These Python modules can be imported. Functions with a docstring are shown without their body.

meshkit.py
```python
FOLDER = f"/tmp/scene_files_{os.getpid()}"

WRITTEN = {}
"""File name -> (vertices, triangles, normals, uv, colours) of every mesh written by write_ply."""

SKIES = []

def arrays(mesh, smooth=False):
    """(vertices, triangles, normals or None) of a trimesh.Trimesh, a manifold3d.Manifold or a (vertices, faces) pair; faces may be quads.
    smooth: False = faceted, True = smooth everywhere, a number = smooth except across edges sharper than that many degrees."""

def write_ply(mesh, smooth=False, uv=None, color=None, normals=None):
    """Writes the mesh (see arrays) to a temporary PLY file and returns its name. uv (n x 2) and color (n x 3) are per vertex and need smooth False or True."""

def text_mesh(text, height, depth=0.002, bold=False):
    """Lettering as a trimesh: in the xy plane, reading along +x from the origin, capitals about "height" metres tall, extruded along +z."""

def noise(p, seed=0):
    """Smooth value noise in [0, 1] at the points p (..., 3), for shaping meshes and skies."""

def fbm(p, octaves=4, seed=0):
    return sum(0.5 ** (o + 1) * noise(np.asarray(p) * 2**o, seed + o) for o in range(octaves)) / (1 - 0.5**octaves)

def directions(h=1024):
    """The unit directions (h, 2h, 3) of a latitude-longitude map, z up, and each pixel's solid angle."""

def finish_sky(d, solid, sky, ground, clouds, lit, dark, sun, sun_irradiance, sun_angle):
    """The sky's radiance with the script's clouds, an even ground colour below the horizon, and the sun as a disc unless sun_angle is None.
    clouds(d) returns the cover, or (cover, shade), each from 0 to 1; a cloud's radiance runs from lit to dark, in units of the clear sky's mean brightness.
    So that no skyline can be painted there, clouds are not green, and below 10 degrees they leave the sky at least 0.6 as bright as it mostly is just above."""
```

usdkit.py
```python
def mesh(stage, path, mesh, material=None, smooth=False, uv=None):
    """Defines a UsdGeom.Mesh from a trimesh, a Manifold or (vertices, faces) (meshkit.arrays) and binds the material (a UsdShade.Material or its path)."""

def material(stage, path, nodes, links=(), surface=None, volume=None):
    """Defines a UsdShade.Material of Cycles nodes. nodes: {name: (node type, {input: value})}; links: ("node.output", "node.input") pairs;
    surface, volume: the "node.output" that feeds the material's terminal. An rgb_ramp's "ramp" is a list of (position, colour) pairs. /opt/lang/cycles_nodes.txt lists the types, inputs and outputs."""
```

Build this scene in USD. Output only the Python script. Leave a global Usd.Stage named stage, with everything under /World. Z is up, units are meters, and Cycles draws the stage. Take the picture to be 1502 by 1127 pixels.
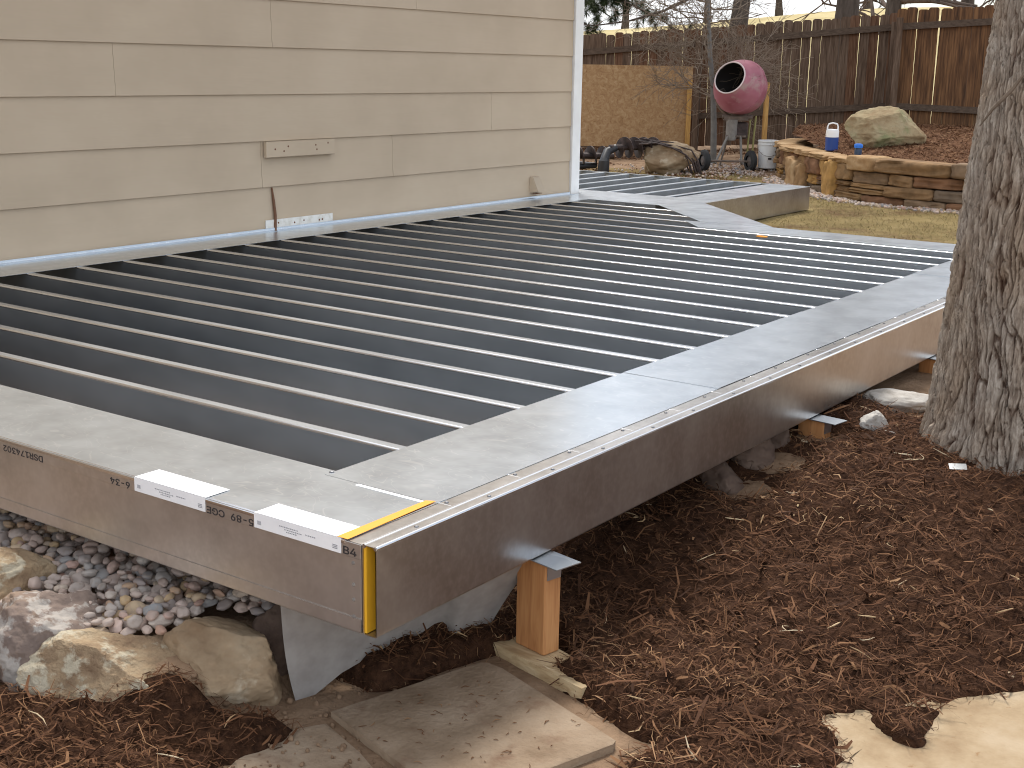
import math, random
import numpy as np, trimesh, usdkit, meshkit
from shapely.geometry import Polygon, LineString, Point
from pxr import Usd, UsdGeom, UsdLux, UsdShade, Gf, Sdf, Vt

stage = Usd.Stage.CreateInMemory()
UsdGeom.SetStageUpAxis(stage, 'Z')
UsdGeom.SetStageMetersPerUnit(stage, 1.0)
world = UsdGeom.Xform.Define(stage, '/World')
UsdGeom.Scope.Define(stage, '/World/Looks')

# ---------------------------------------------------------------- camera, sky, sun, exposure
EYE = np.array([1.9039, -2.1494, 1.0993])
YAW, PITCH, ROLL, FOC = -0.61752504, 0.23949556, 0.01822917, 1914.84 / 1502.0
cam = UsdGeom.Camera.Define(stage, '/World/camera')
fw = np.array([math.sin(YAW) * math.cos(PITCH), math.cos(YAW) * math.cos(PITCH), -math.sin(PITCH)])
rt = np.array([math.cos(YAW), -math.sin(YAW), 0.0]); up = np.cross(rt, fw)
cr, sr = math.cos(ROLL), math.sin(ROLL)
rt, up = cr * rt + sr * up, -sr * rt + cr * up
cam.AddTransformOp().Set(Gf.Matrix4d(*rt, 0, *up, 0, *(-fw), 0, *EYE, 1))
cam.CreateHorizontalApertureAttr(36.0); cam.CreateVerticalApertureAttr(27.0)
cam.CreateFocalLengthAttr(36.0 * FOC)
cam.CreateClippingRangeAttr(Gf.Vec2f(0.05, 5000))
cam.CreateExposureAttr(1.25)

SUN = np.array([-0.34, 0.40, 0.85]); SUN /= np.linalg.norm(SUN)
sun_el, sun_rot = math.asin(SUN[2]), math.atan2(SUN[0], SUN[1])
skymat = usdkit.material(stage, '/World/Looks/sky_look', {
    'sky': ('sky_texture', {'sky_type': 'single_scattering', 'sun_disc': False, 'sun_elevation': sun_el, 'sun_rotation': sun_rot,
                            'air_density': 1.0, 'aerosol_density': 1.5, 'ozone_density': 1.0}),
    'tc': ('texture_coordinate', {}),
    'mp': ('mapping', {'scale': (1.0, 1.0, 2.6)}),
    'n': ('noise_texture', {'scale': 2.3, 'detail': 6.0, 'roughness': 0.58}),
    'r': ('rgb_ramp', {'ramp': [(0.38, (0.12,) * 3), (0.58, (0.95,) * 3)]}),
    'cl': ('rgb_ramp', {'ramp': [(0.3, (6.8, 7.1, 7.6)), (0.52, (9.4, 9.6, 9.9)), (0.75, (5.6, 5.7, 5.9))]}),
    'mx': ('mix', {'mix_type': 'mix'}),
    'bg': ('background_shader', {'strength': 0.065})},
    [('tc.generated', 'mp.vector'), ('mp.vector', 'n.vector'), ('n.fac', 'r.fac'), ('n.fac', 'cl.fac'), ('r.color', 'mx.fac'),
     ('sky.color', 'mx.color1'), ('cl.color', 'mx.color2'), ('mx.color', 'bg.color')], surface='bg.background')
dome = UsdLux.DomeLight.Define(stage, '/World/sky')
UsdShade.MaterialBindingAPI.Apply(dome.GetPrim()).Bind(skymat)
dome.GetPrim().SetCustomDataByKey('kind', 'structure')
sun = UsdLux.DistantLight.Define(stage, '/World/sun')
sun.CreateIntensityAttr(0.4); sun.CreateAngleAttr(18.0); sun.CreateNormalizeAttr(True) if hasattr(sun, 'CreateNormalizeAttr') else None
sun.CreateColorAttr(Gf.Vec3f(1.0, 0.955, 0.89))
zx = np.cross([0, 0, 1.0], SUN); zx /= np.linalg.norm(zx); zy = np.cross(SUN, zx)
sun.AddTransformOp().Set(Gf.Matrix4d(*zx, 0, *zy, 0, *SUN, 0, 0, 0, 30, 1))

# ---------------------------------------------------------------- helpers
rng = np.random.default_rng(7)
used = {}
def numbered(path):
    n = used.get(path, 0); used[path] = n + 1
    return path if n == 0 else f'{path}_{n:03d}'
def tag(p, label=None, cat=None, group=None, kind=None):
    for k, v in (('label', label), ('category', cat), ('group', group), ('kind', kind)):
        if v: p.SetCustomDataByKey(k, v)
    return p
def toned(p, values):
    m = UsdGeom.Mesh(p); n = len(m.GetPointsAttr().Get()); values = np.asarray(values, np.float32)
    if values.ndim == 0: values = np.full(n, float(values), np.float32)
    assert len(values) == n
    UsdGeom.PrimvarsAPI(m).CreatePrimvar('tone', Sdf.ValueTypeNames.FloatArray, 'vertex').Set(Vt.FloatArray.FromNumpy(values))
    return p
def per_piece(counts, r=None):
    r = r or np.random.default_rng(17)
    return np.concatenate([np.full(c, r.random()) for c in counts]) if len(counts) else np.zeros(0)
class T:
    """a top-level thing: an Xform at its base; parts are given in world coordinates"""
    def __init__(s, name, label=None, cat=None, loc=(0, 0, 0), group=None, kind=None):
        s.path = numbered('/World/' + name); s.loc = np.array(loc, float)
        x = UsdGeom.Xform.Define(stage, s.path); x.AddTranslateOp().Set(Gf.Vec3d(*map(float, loc)))
        s.prim = tag(x.GetPrim(), label, cat, group, kind)
    def part(s, name, mesh, mat, smooth=30, parent=None, label=None, kind=None, local=False):
        base = parent.GetPath().pathString if parent else s.path
        v, f, n = arr(mesh)
        if not local: v = v - s.loc
        m = usdkit.mesh(stage, numbered(base + '/' + name), trimesh.Trimesh(v, f, process=False), MAT[mat], smooth)
        return tag(m.GetPrim(), label, None, None, kind)
def arr(m):
    return meshkit.arrays(m, False)
def single(name, mesh, mat, label=None, cat=None, group=None, kind=None, smooth=30):
    v, f, n = arr(mesh)
    c = np.array([(v[:, 0].min() + v[:, 0].max()) / 2, (v[:, 1].min() + v[:, 1].max()) / 2, v[:, 2].min()])
    if kind: c = np.zeros(3)
    m = usdkit.mesh(stage, numbered('/World/' + name), trimesh.Trimesh(v - c, f, process=False), MAT[mat], smooth)
    if not kind: m.AddTranslateOp().Set(Gf.Vec3d(*map(float, c)))
    return tag(m.GetPrim(), label, cat, group, kind)
def cat_(ms):
    vs, fs, o = [], [], 0
    for m in ms:
        v, f, _ = arr(m); vs.append(v); fs.append(f + o); o += len(v)
    return trimesh.Trimesh(np.vstack(vs), np.vstack(fs), process=False)
def box(x0, x1, y0, y1, z0, z1, b=0.0):
    if b <= 0:
        m = trimesh.creation.box([x1 - x0, y1 - y0, z1 - z0])
    else:
        hx, hy, hz = (x1 - x0) / 2, (y1 - y0) / 2, (z1 - z0) / 2
        p = []
        for sx in (-1, 1):
            for sy in (-1, 1):
                for sz in (-1, 1):
                    p += [(sx * (hx - b), sy * (hy - b), sz * hz), (sx * (hx - b), sy * hy, sz * (hz - b)), (sx * hx, sy * (hy - b), sz * (hz - b))]
        m = trimesh.convex.convex_hull(np.array(p))
    m.apply_translation([(x0 + x1) / 2, (y0 + y1) / 2, (z0 + z1) / 2]); return m
def frame_of(d):
    d = np.asarray(d, float); d = d / np.linalg.norm(d)
    a = np.cross(d, [0, 0, 1.0] if abs(d[2]) < 0.9 else [1.0, 0, 0]); a /= np.linalg.norm(a)
    return a, np.cross(d, a), d
def tube(points, radii, sides=8, cap=True):
    p = np.asarray(points, float); n = len(p)
    t = np.gradient(p, axis=0); t /= np.linalg.norm(t, axis=1, keepdims=True) + 1e-12
    a0 = frame_of(t[0])[0]; A = np.zeros_like(p); A[0] = a0
    for i in range(1, n):
        a = A[i - 1] - t[i] * np.dot(A[i - 1], t[i]); A[i] = a / (np.linalg.norm(a) + 1e-12)
    B = np.cross(t, A); ang = np.arange(sides) * 2 * np.pi / sides
    r = np.broadcast_to(radii, (n,))
    v = (p[:, None] + r[:, None, None] * (np.cos(ang)[None, :, None] * A[:, None] + np.sin(ang)[None, :, None] * B[:, None])).reshape(-1, 3)
    i, j = np.meshgrid(np.arange(n - 1), np.arange(sides), indexing='ij'); k = (j + 1) % sides
    q = np.stack([i * sides + j, i * sides + k, (i + 1) * sides + k, (i + 1) * sides + j], -1).reshape(-1, 4)
    f = np.vstack([q[:, [0, 1, 2]], q[:, [0, 2, 3]]])
    if cap:
        v = np.vstack([v, p[0], p[-1]]); o = n * sides
        js = np.arange(sides); ks = (js + 1) % sides
        f = np.vstack([f, np.stack([np.full(sides, o), ks, js], 1), np.stack([np.full(sides, o + 1), (n - 1) * sides + js, (n - 1) * sides + ks], 1)])
    return trimesh.Trimesh(v, f, process=False)
def lathe(profile, origin, axis=(0, 0, 1), n=32):
    a, b, d = frame_of(axis); pr = np.asarray(profile, float); m = len(pr)
    ang = np.arange(n) * 2 * np.pi / n
    v = np.asarray(origin, float) + (pr[:, 0][:, None, None] * (np.cos(ang)[None, :, None] * a + np.sin(ang)[None, :, None] * b) + pr[:, 1][:, None, None] * d)
    i, j = np.meshgrid(np.arange(m - 1), np.arange(n), indexing='ij'); k = (j + 1) % n
    q = np.stack([i * n + j, i * n + k, (i + 1) * n + k, (i + 1) * n + j], -1).reshape(-1, 4)
    return trimesh.Trimesh(v.reshape(-1, 3), np.vstack([q[:, [0, 1, 2]], q[:, [0, 2, 3]]]), process=False)
def fillet(pts, r, n=4):
    out = [np.array(pts[0], float)]
    for a, b, c in zip(pts[:-2], pts[1:-1], pts[2:]):
        a, b, c = map(lambda q: np.array(q, float), (a, b, c))
        u = (a - b) / np.linalg.norm(a - b); w = (c - b) / np.linalg.norm(c - b)
        th = math.acos(np.clip(u @ w, -1, 1)); d = r / math.tan(th / 2)
        ctr = b + (u + w) / np.linalg.norm(u + w) * r / math.sin(th / 2)
        s, e = b + u * d - ctr, b + w * d - ctr
        a0, a1 = math.atan2(s[1], s[0]), math.atan2(e[1], e[0])
        da = (a1 - a0 + math.pi) % (2 * math.pi) - math.pi
        out += [ctr + r * np.array([math.cos(a0 + da * i / n), math.sin(a0 + da * i / n)]) for i in range(n + 1)]
    return out + [np.array(pts[-1], float)]
def sheet_profile(pts, r=0.004, t=0.0018):
    return LineString(fillet(pts, r)).buffer(t / 2, cap_style=2, join_style=1, quad_segs=2).simplify(0.00005)
def ext_x(poly, x0, x1, y=0.0):      # profile (y, z) swept along x
    m = trimesh.creation.extrude_polygon(poly, x1 - x0, engine='earcut')
    v = m.vertices; return trimesh.Trimesh(np.stack([v[:, 2] + x0, v[:, 0] + y, v[:, 1]], 1), m.faces, process=False)
def ext_y(poly, y0, y1, x=0.0):      # profile (x, z) swept along y
    m = trimesh.creation.extrude_polygon(poly, y1 - y0, engine='earcut')
    v = m.vertices; return trimesh.Trimesh(np.stack([v[:, 0] + x, y1 - v[:, 2], v[:, 1]], 1), m.faces, process=False)
def flat(pts, z0, z1):
    m = trimesh.creation.extrude_polygon(Polygon(pts), z1 - z0, engine='earcut'); m.apply_translation([0, 0, z0]); return m
def rotz(m, deg, c):
    m.apply_transform(trimesh.transformations.rotation_matrix(math.radians(deg), [0, 0, 1], c)); return m
def ss(a, b, x):
    t = np.clip((np.asarray(x, float) - a) / (b - a), 0, 1); return t * t * (3 - 2 * t)
def P3(x, y, z=None):
    z = np.zeros_like(x) if z is None else z
    return np.stack([x, y, z], -1)
def fb(x, y, s, seed, o=4):
    return meshkit.fbm(P3(np.asarray(x, float) * s, np.asarray(y, float) * s, np.full(np.shape(x), 0.37)), o, seed) - 0.5

# ---------------------------------------------------------------- materials
MAT = {}
def mat(name, ramp, rough=0.7, scale=6.0, detail=4.0, stretch=(1, 1, 1), bump=None, metal=0.0, rough2=None, coord='object', distort=0.0, island=False, spec=0.4,
        mix2=None, translucent=None, bump2=None, each=False):
    """ramp: colours over noise (or over a random number per island / object). bump: (scale, distance, strength)"""
    if not isinstance(ramp[0][0], (tuple, list)) and len(ramp[0]) == 3:
        ramp = list(zip(np.linspace(0.32, 0.68, len(ramp)), ramp))
    N = {'tc': ('texture_coordinate', {}), 'geo': ('geometry', {}), 'mp': ('mapping', {'scale': stretch}),
         'n': ('noise_texture', {'scale': scale, 'detail': detail, 'roughness': 0.6, 'distortion': distort}),
         'r': ('rgb_ramp', {'ramp': ramp}),
         'p': ('principled_bsdf', {'metallic': metal, 'roughness': rough, 'specular_ior_level': spec})}
    L = [('tc.object' if coord == 'object' else 'geo.position', 'mp.vector'), ('mp.vector', 'n.vector')]
    if island or each:
        N['at'] = ('attribute', {'attribute': 'tone'}); L += [('at.fac', 'r.fac')]
    else:
        L += [('n.fac', 'r.fac')]
    col = 'r.color'
    if mix2:   # (scale, lo, hi, colour, [stretch])
        N['mp2'] = ('mapping', {'scale': mix2[4] if len(mix2) > 4 else (1, 1, 1)})
        N['n2'] = ('noise_texture', {'scale': mix2[0], 'detail': 5.0, 'roughness': 0.62})
        N['r2'] = ('rgb_ramp', {'ramp': mix2[1] if isinstance(mix2[1], list) else [(mix2[1], (0,) * 3), (mix2[2], (1,) * 3)]})
        if isinstance(mix2[1], list): N['n2'] = ('noise_texture', {'scale': mix2[0], 'detail': 2.5, 'roughness': 0.5, 'distortion': mix2[2]})
        N['m2'] = ('mix', {'mix_type': 'mix', 'color2': mix2[3]})
        L += [('tc.object' if coord == 'object' else 'geo.position', 'mp2.vector'), ('mp2.vector', 'n2.vector'), ('n2.fac', 'r2.fac'), ('r2.color', 'm2.fac'), (col, 'm2.color1')]
        col = 'm2.color'
    L += [(col, 'p.base_color')]
    if rough2:
        N['rr'] = ('map_range', {'from_min': 0.3, 'from_max': 0.7, 'to_min': rough, 'to_max': rough2, 'clamp': True}); L += [('n.fac', 'rr.value'), ('rr.result', 'p.roughness')]
    prev = None
    for i, b in enumerate([b for b in (bump, bump2) if b]):
        N[f'bm{i}'] = ('mapping', {'scale': b[3] if len(b) > 3 else stretch})
        N[f'bn{i}'] = ('noise_texture', {'scale': b[0], 'detail': 4.0, 'roughness': 0.6})
        N[f'b{i}'] = ('bump', {'strength': b[2], 'distance': b[1]})
        L += [('tc.object' if coord == 'object' else 'geo.position', f'bm{i}.vector'), (f'bm{i}.vector', f'bn{i}.vector'), (f'bn{i}.fac', f'b{i}.height')]
        if prev: L += [(prev, f'b{i}.normal')]
        prev = f'b{i}.normal'
    if prev: L += [(prev, 'p.normal')]
    MAT[name] = usdkit.material(stage, '/World/Looks/' + name, N, L, surface='p.BSDF')
def plain(name, c, rough=0.5, metal=0.0, spec=0.5):
    MAT[name] = usdkit.material(stage, '/World/Looks/' + name, {'p': ('principled_bsdf', {'base_color': c, 'roughness': rough, 'metallic': metal, 'specular_ior_level': spec})}, surface='p.BSDF')

mat('galvanized_sheet', [(0.63, 0.675, 0.715), (0.655, 0.70, 0.74), (0.68, 0.725, 0.765)], 0.255, 5.0, 4.0, metal=0.98, rough2=0.285, coord='pos', bump=(1.3, 0.005, 0.10), bump2=(260.0, 0.0006, 0.15),
    mix2=(3.4, [(0.0, (0.0,) * 3), (0.455, (0.0,) * 3), (0.462, (0.9,) * 3), (0.470, (0.0,) * 3), (0.56, (0.0,) * 3), (0.567, (0.8,) * 3), (0.574, (0.0,) * 3), (0.66, (0.1,) * 3), (0.74, (0.6,) * 3)], 1.6, (0.86, 0.88, 0.90), (1.0, 2.2, 1)))
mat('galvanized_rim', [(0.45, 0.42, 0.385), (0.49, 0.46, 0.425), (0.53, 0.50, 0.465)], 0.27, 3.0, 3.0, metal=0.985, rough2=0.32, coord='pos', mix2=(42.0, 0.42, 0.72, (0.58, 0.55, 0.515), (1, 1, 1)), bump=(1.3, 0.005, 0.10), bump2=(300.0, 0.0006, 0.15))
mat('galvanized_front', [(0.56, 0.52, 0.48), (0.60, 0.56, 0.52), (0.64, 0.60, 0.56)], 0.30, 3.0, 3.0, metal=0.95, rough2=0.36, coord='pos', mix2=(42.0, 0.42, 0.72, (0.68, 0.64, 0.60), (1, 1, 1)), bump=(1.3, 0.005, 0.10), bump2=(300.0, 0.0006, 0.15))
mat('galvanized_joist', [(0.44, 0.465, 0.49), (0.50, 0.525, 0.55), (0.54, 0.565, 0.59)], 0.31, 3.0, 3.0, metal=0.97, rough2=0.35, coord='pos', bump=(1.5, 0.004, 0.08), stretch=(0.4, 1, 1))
plain('folded_edge', (0.88, 0.89, 0.90), 0.22, 1.0)
plain('screw_steel', (0.22, 0.22, 0.23), 0.4, 1.0)
plain('yellow_wood', (0.78, 0.42, 0.02), 0.6)
plain('orange_tape', (0.95, 0.36, 0.015), 0.55)
mat('label_paper', [(0.86, 0.86, 0.87), (0.93, 0.93, 0.93)], 0.55, 14.0)
plain('print_ink', (0.03, 0.025, 0.025), 0.6)
plain('print_grey', (0.33, 0.34, 0.37), 0.6)
mat('siding_paint', [(0.47, 0.372, 0.264), (0.50, 0.398, 0.284), (0.52, 0.418, 0.300)], 0.55, 1.6, 5.0, coord='pos', bump=(13.0, 0.004, 0.42, (1, 0.16, 1.3)), spec=0.3, mix2=(2.4, 0.45, 1.0, (0.44, 0.348, 0.245), (1, 0.5, 1.6)))
mat('trim_paint', [(0.74, 0.73, 0.70), (0.82, 0.81, 0.78)], 0.45, 5.0, bump=(40.0, 0.002, 0.2))
mat('patch_paint', [(0.60, 0.57, 0.50), (0.72, 0.70, 0.64), (0.76, 0.74, 0.70)], 0.7, 22.0, mix2=(38.0, 0.66, 0.72, (0.22, 0.12, 0.07)))
mat('chalk_stone', [(0.34, 0.31, 0.27), (0.46, 0.43, 0.39), (0.52, 0.50, 0.46)], 0.9, 14.0, 6.0, bump=(40.0, 0.006, 0.7), coord='pos')
plain('caulk_brown', (0.16, 0.075, 0.04), 0.8)
mat('roof_shingle', [(0.06, 0.055, 0.05), (0.11, 0.10, 0.09)], 0.9, 30.0)
mat('soil', [(0.16, 0.10, 0.060), (0.245, 0.16, 0.10), (0.325, 0.22, 0.14)], 0.95, 5.0, 8.0, coord='pos', bump=(55.0, 0.012, 0.8), bump2=(9.0, 0.03, 0.5), spec=0.15)
mat('mulch_base', [(0.026, 0.012, 0.007), (0.056, 0.026, 0.014), (0.085, 0.041, 0.022)], 0.95, 40.0, 6.0, coord='pos', bump=(90.0, 0.015, 1.0), spec=0.1)
mat('mulch_fibre', [(0.0, (0.044, 0.019, 0.009)), (0.30, (0.098, 0.042, 0.019)), (0.60, (0.150, 0.068, 0.032)), (0.80, (0.22, 0.115, 0.055)), (0.93, (0.36, 0.21, 0.11)), (1.0, (0.50, 0.36, 0.20))], 0.85, island=True, spec=0.2)
mat('pale_splinter', [(0.0, (0.36, 0.22, 0.11)), (0.5, (0.52, 0.37, 0.20)), (1.0, (0.66, 0.55, 0.38))], 0.7, each=True)
PEB = [(0.0, (0.24, 0.225, 0.22)), (0.12, (0.47, 0.35, 0.29)), (0.26, (0.40, 0.35, 0.31)), (0.40, (0.54, 0.41, 0.34)), (0.52, (0.29, 0.29, 0.29)), (0.64, (0.52, 0.44, 0.37)), (0.78, (0.52, 0.37, 0.21)), (0.88, (0.42, 0.255, 0.20)), (1.0, (0.60, 0.54, 0.48))]
for nm_, kw_ in (('pebble_stone', dict(island=True)), ('pebble_single', dict(each=True))):
    mat(nm_, PEB, 0.62, 30.0, bump=(60.0, 0.002, 0.3), mix2=(45.0, 0.50, 0.75, (0.33, 0.26, 0.21)), coord='pos', spec=0.3, **kw_)
mat('boulder_lichen', [(0.14, 0.105, 0.09), (0.225, 0.17, 0.14), (0.32, 0.22, 0.145)], 0.9, 7.0, 7.0, bump=(26.0, 0.012, 0.8), mix2=(9.0, 0.50, 0.55, (0.40, 0.36, 0.32)), spec=0.2)
mat('boulder_yellow', [(0.20, 0.13, 0.08), (0.34, 0.245, 0.15), (0.43, 0.34, 0.225)], 0.9, 8.0, 8.0, bump=(34.0, 0.016, 1.0), mix2=(12.0, 0.52, 0.60, (0.48, 0.42, 0.31)), spec=0.2)
mat('boulder_tan', [(0.22, 0.145, 0.085), (0.33, 0.24, 0.15), (0.40, 0.32, 0.22)], 0.85, 5.0, 6.0, bump=(22.0, 0.008, 0.7), mix2=(7.0, 0.56, 0.66, (0.50, 0.42, 0.31)), spec=0.2)
mat('boulder_mid', [(0.16, 0.11, 0.08), (0.25, 0.185, 0.14), (0.30, 0.23, 0.18)], 0.9, 8.0, 6.0, bump=(24.0, 0.01, 0.8), spec=0.2)
mat('boulder_dark', [(0.10, 0.065, 0.05), (0.17, 0.12, 0.09)], 0.9, 8.0, 6.0, bump=(24.0, 0.01, 0.8), spec=0.2)
mat('concrete_slab', [(0.21, 0.145, 0.092), (0.29, 0.21, 0.14), (0.35, 0.265, 0.185)], 0.9, 6.0, 7.0, coord='pos', bump=(60.0, 0.008, 0.9), mix2=(9.0, 0.56, 0.74, (0.20, 0.125, 0.08)), spec=0.2)
mat('sandstone', [(0.29, 0.20, 0.115), (0.385, 0.285, 0.175), (0.45, 0.35, 0.235)], 0.9, 7.0, 7.0, coord='pos', bump=(50.0, 0.004, 0.6), mix2=(30.0, 0.64, 0.72, (0.30, 0.19, 0.10)), spec=0.2)
mat('fabric_grey', [(0.27, 0.245, 0.225), (0.345, 0.32, 0.295)], 0.85, 18.0, bump=(120.0, 0.002, 0.4), spec=0.3)
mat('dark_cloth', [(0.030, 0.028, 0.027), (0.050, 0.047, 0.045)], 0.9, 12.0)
mat('cedar_post', [(0.33, 0.135, 0.045), (0.45, 0.205, 0.075), (0.52, 0.26, 0.10)], 0.7, 9.0, 5.0, stretch=(5, 5, 0.5), bump=(30.0, 0.002, 0.4, (5, 5, 0.5)), distort=0.6)
mat('raw_board', [(0.36, 0.24, 0.12), (0.50, 0.36, 0.20), (0.58, 0.45, 0.27)], 0.8, 8.0, 5.0, stretch=(1.2, 6, 6), bump=(24.0, 0.004, 0.6, (1, 6, 6)), distort=0.5)
mat('stake_wood', [(0.40, 0.21, 0.06), (0.56, 0.33, 0.10)], 0.75, 12.0, stretch=(4, 4, 0.6))
mat('fence_grey', [(0.055, 0.034, 0.022), (0.11, 0.071, 0.047), (0.165, 0.115, 0.082)], 0.9, 9.0, 5.0, stretch=(5, 5, 0.35), bump=(20.0, 0.004, 0.5, (5, 5, 0.4)), spec=0.2)
mat('fence_brown', [(0.055, 0.027, 0.015), (0.12, 0.06, 0.033), (0.16, 0.095, 0.06)], 0.9, 9.0, 5.0, stretch=(5, 5, 0.35), bump=(20.0, 0.004, 0.5, (5, 5, 0.4)), spec=0.2)
mat('fence_orange', [(0.045, 0.024, 0.014), (0.115, 0.056, 0.026), (0.20, 0.102, 0.046)], 0.85, 7.0, 5.0, stretch=(5, 5, 0.3), bump=(20.0, 0.004, 0.5, (5, 5, 0.4)), spec=0.2)
mat('fence_rail', [(0.060, 0.041, 0.029), (0.115, 0.081, 0.058)], 0.9, 9.0, 4.0, stretch=(1, 5, 5), spec=0.2)
mat('osb_board', [(0.29, 0.165, 0.075), (0.38, 0.235, 0.115), (0.46, 0.315, 0.17)], 0.8, 14.0, 8.0, distort=1.2, bump=(40.0, 0.002, 0.4), mix2=(26.0, 0.62, 0.70, (0.25, 0.13, 0.055)), spec=0.3)
mat('grass_ground', [(0.15, 0.105, 0.045), (0.21, 0.155, 0.065), (0.26, 0.195, 0.09)], 0.95, 3.0, 8.0, coord='pos', bump=(40.0, 0.02, 0.7), mix2=(1.3, 0.52, 0.68, (0.12, 0.07, 0.035)), spec=0.1)
mat('grass_blade', [(0.0, (0.14, 0.115, 0.04)), (0.4, (0.22, 0.165, 0.07)), (0.75, (0.29, 0.215, 0.10)), (1.0, (0.15, 0.14, 0.045))], 0.8, island=True, spec=0.2)
mat('hill_grass', [(0.40, 0.32, 0.16), (0.50, 0.41, 0.215), (0.56, 0.47, 0.26)], 0.95, 0.9, 8.0, coord='pos', bump=(5.0, 0.1, 0.6), spec=0.1)
mat('leaf_litter', [(0.0, (0.07, 0.030, 0.015)), (0.5, (0.14, 0.066, 0.032)), (0.85, (0.20, 0.105, 0.053)), (1.0, (0.32, 0.20, 0.11))], 0.9, island=True, spec=0.15)
mat('bed_soil', [(0.085, 0.040, 0.020), (0.145, 0.07, 0.036), (0.20, 0.105, 0.055)], 0.95, 9.0, 8.0, coord='pos', bump=(30.0, 0.03, 0.9), spec=0.1)
for i, c in enumerate([(0.24, 0.145, 0.072), (0.30, 0.185, 0.09), (0.21, 0.14, 0.085), (0.42, 0.245, 0.085), (0.16, 0.118, 0.082), (0.22, 0.115, 0.062)]):
    c = np.array(c); mat(f'wall_stone_{"abcdef"[i]}', [tuple(c * 0.62), tuple(c), tuple(c * 1.25)], 0.9, 7.0, 6.0, bump=(16.0, 0.012, 0.8), coord='pos', spec=0.2)
mat('cap_stone', [(0.30, 0.175, 0.08), (0.40, 0.255, 0.13), (0.48, 0.34, 0.195)], 0.9, 6.0, 6.0, bump=(16.0, 0.012, 0.8), coord='pos', spec=0.2)
mat('rock_pale', [(0.25, 0.17, 0.09), (0.37, 0.29, 0.17), (0.42, 0.36, 0.23)], 0.9, 3.0, 7.0, bump=(12.0, 0.02, 0.9), mix2=(2.2, 0.5, 0.6, (0.24, 0.24, 0.12)), spec=0.2)
mat('mixer_pink', [(0.27, 0.075, 0.10), (0.34, 0.115, 0.15), (0.40, 0.17, 0.20)], 0.42, 3.0, 5.0, mix2=(5.0, 0.52, 0.68, (0.36, 0.25, 0.23)), rough2=0.7)
plain('mixer_inside', (0.035, 0.03, 0.028), 0.9)
plain('mixer_rim', (0.62, 0.52, 0.50), 0.5)
mat('frame_steel', [(0.10, 0.075, 0.06), (0.19, 0.145, 0.115)], 0.7, 14.0)
mat('frame_grey', [(0.17, 0.155, 0.14), (0.26, 0.24, 0.215)], 0.7, 14.0)
plain('rubber_black', (0.022, 0.022, 0.022), 0.8)
plain('wheel_rim', (0.11, 0.09, 0.08), 0.6)
plain('handle_green', (0.30, 0.28, 0.10), 0.6)
mat('bucket_white', [(0.66, 0.67, 0.66), (0.76, 0.77, 0.76)], 0.4, 6.0, mix2=(10.0, 0.62, 0.75, (0.50, 0.46, 0.42)))
plain('bucket_content', (0.10, 0.02, 0.022), 0.5)
plain('jug_blue', (0.012, 0.045, 0.20), 0.35)
plain('jug_white', (0.80, 0.80, 0.79), 0.4)
plain('bottle_cap_blue', (0.02, 0.16, 0.62), 0.35)
plain('bottle_body', (0.025, 0.045, 0.085), 0.2)
mat('rust_steel', [(0.030, 0.022, 0.020), (0.060, 0.042, 0.038), (0.10, 0.07, 0.06)], 0.6, 12.0, metal=0.3)
plain('black_plastic', (0.018, 0.018, 0.020), 0.45)
mat('twig_bark', [(0.15, 0.115, 0.085), (0.24, 0.19, 0.145)], 0.9, 8.0, spec=0.2)
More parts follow.
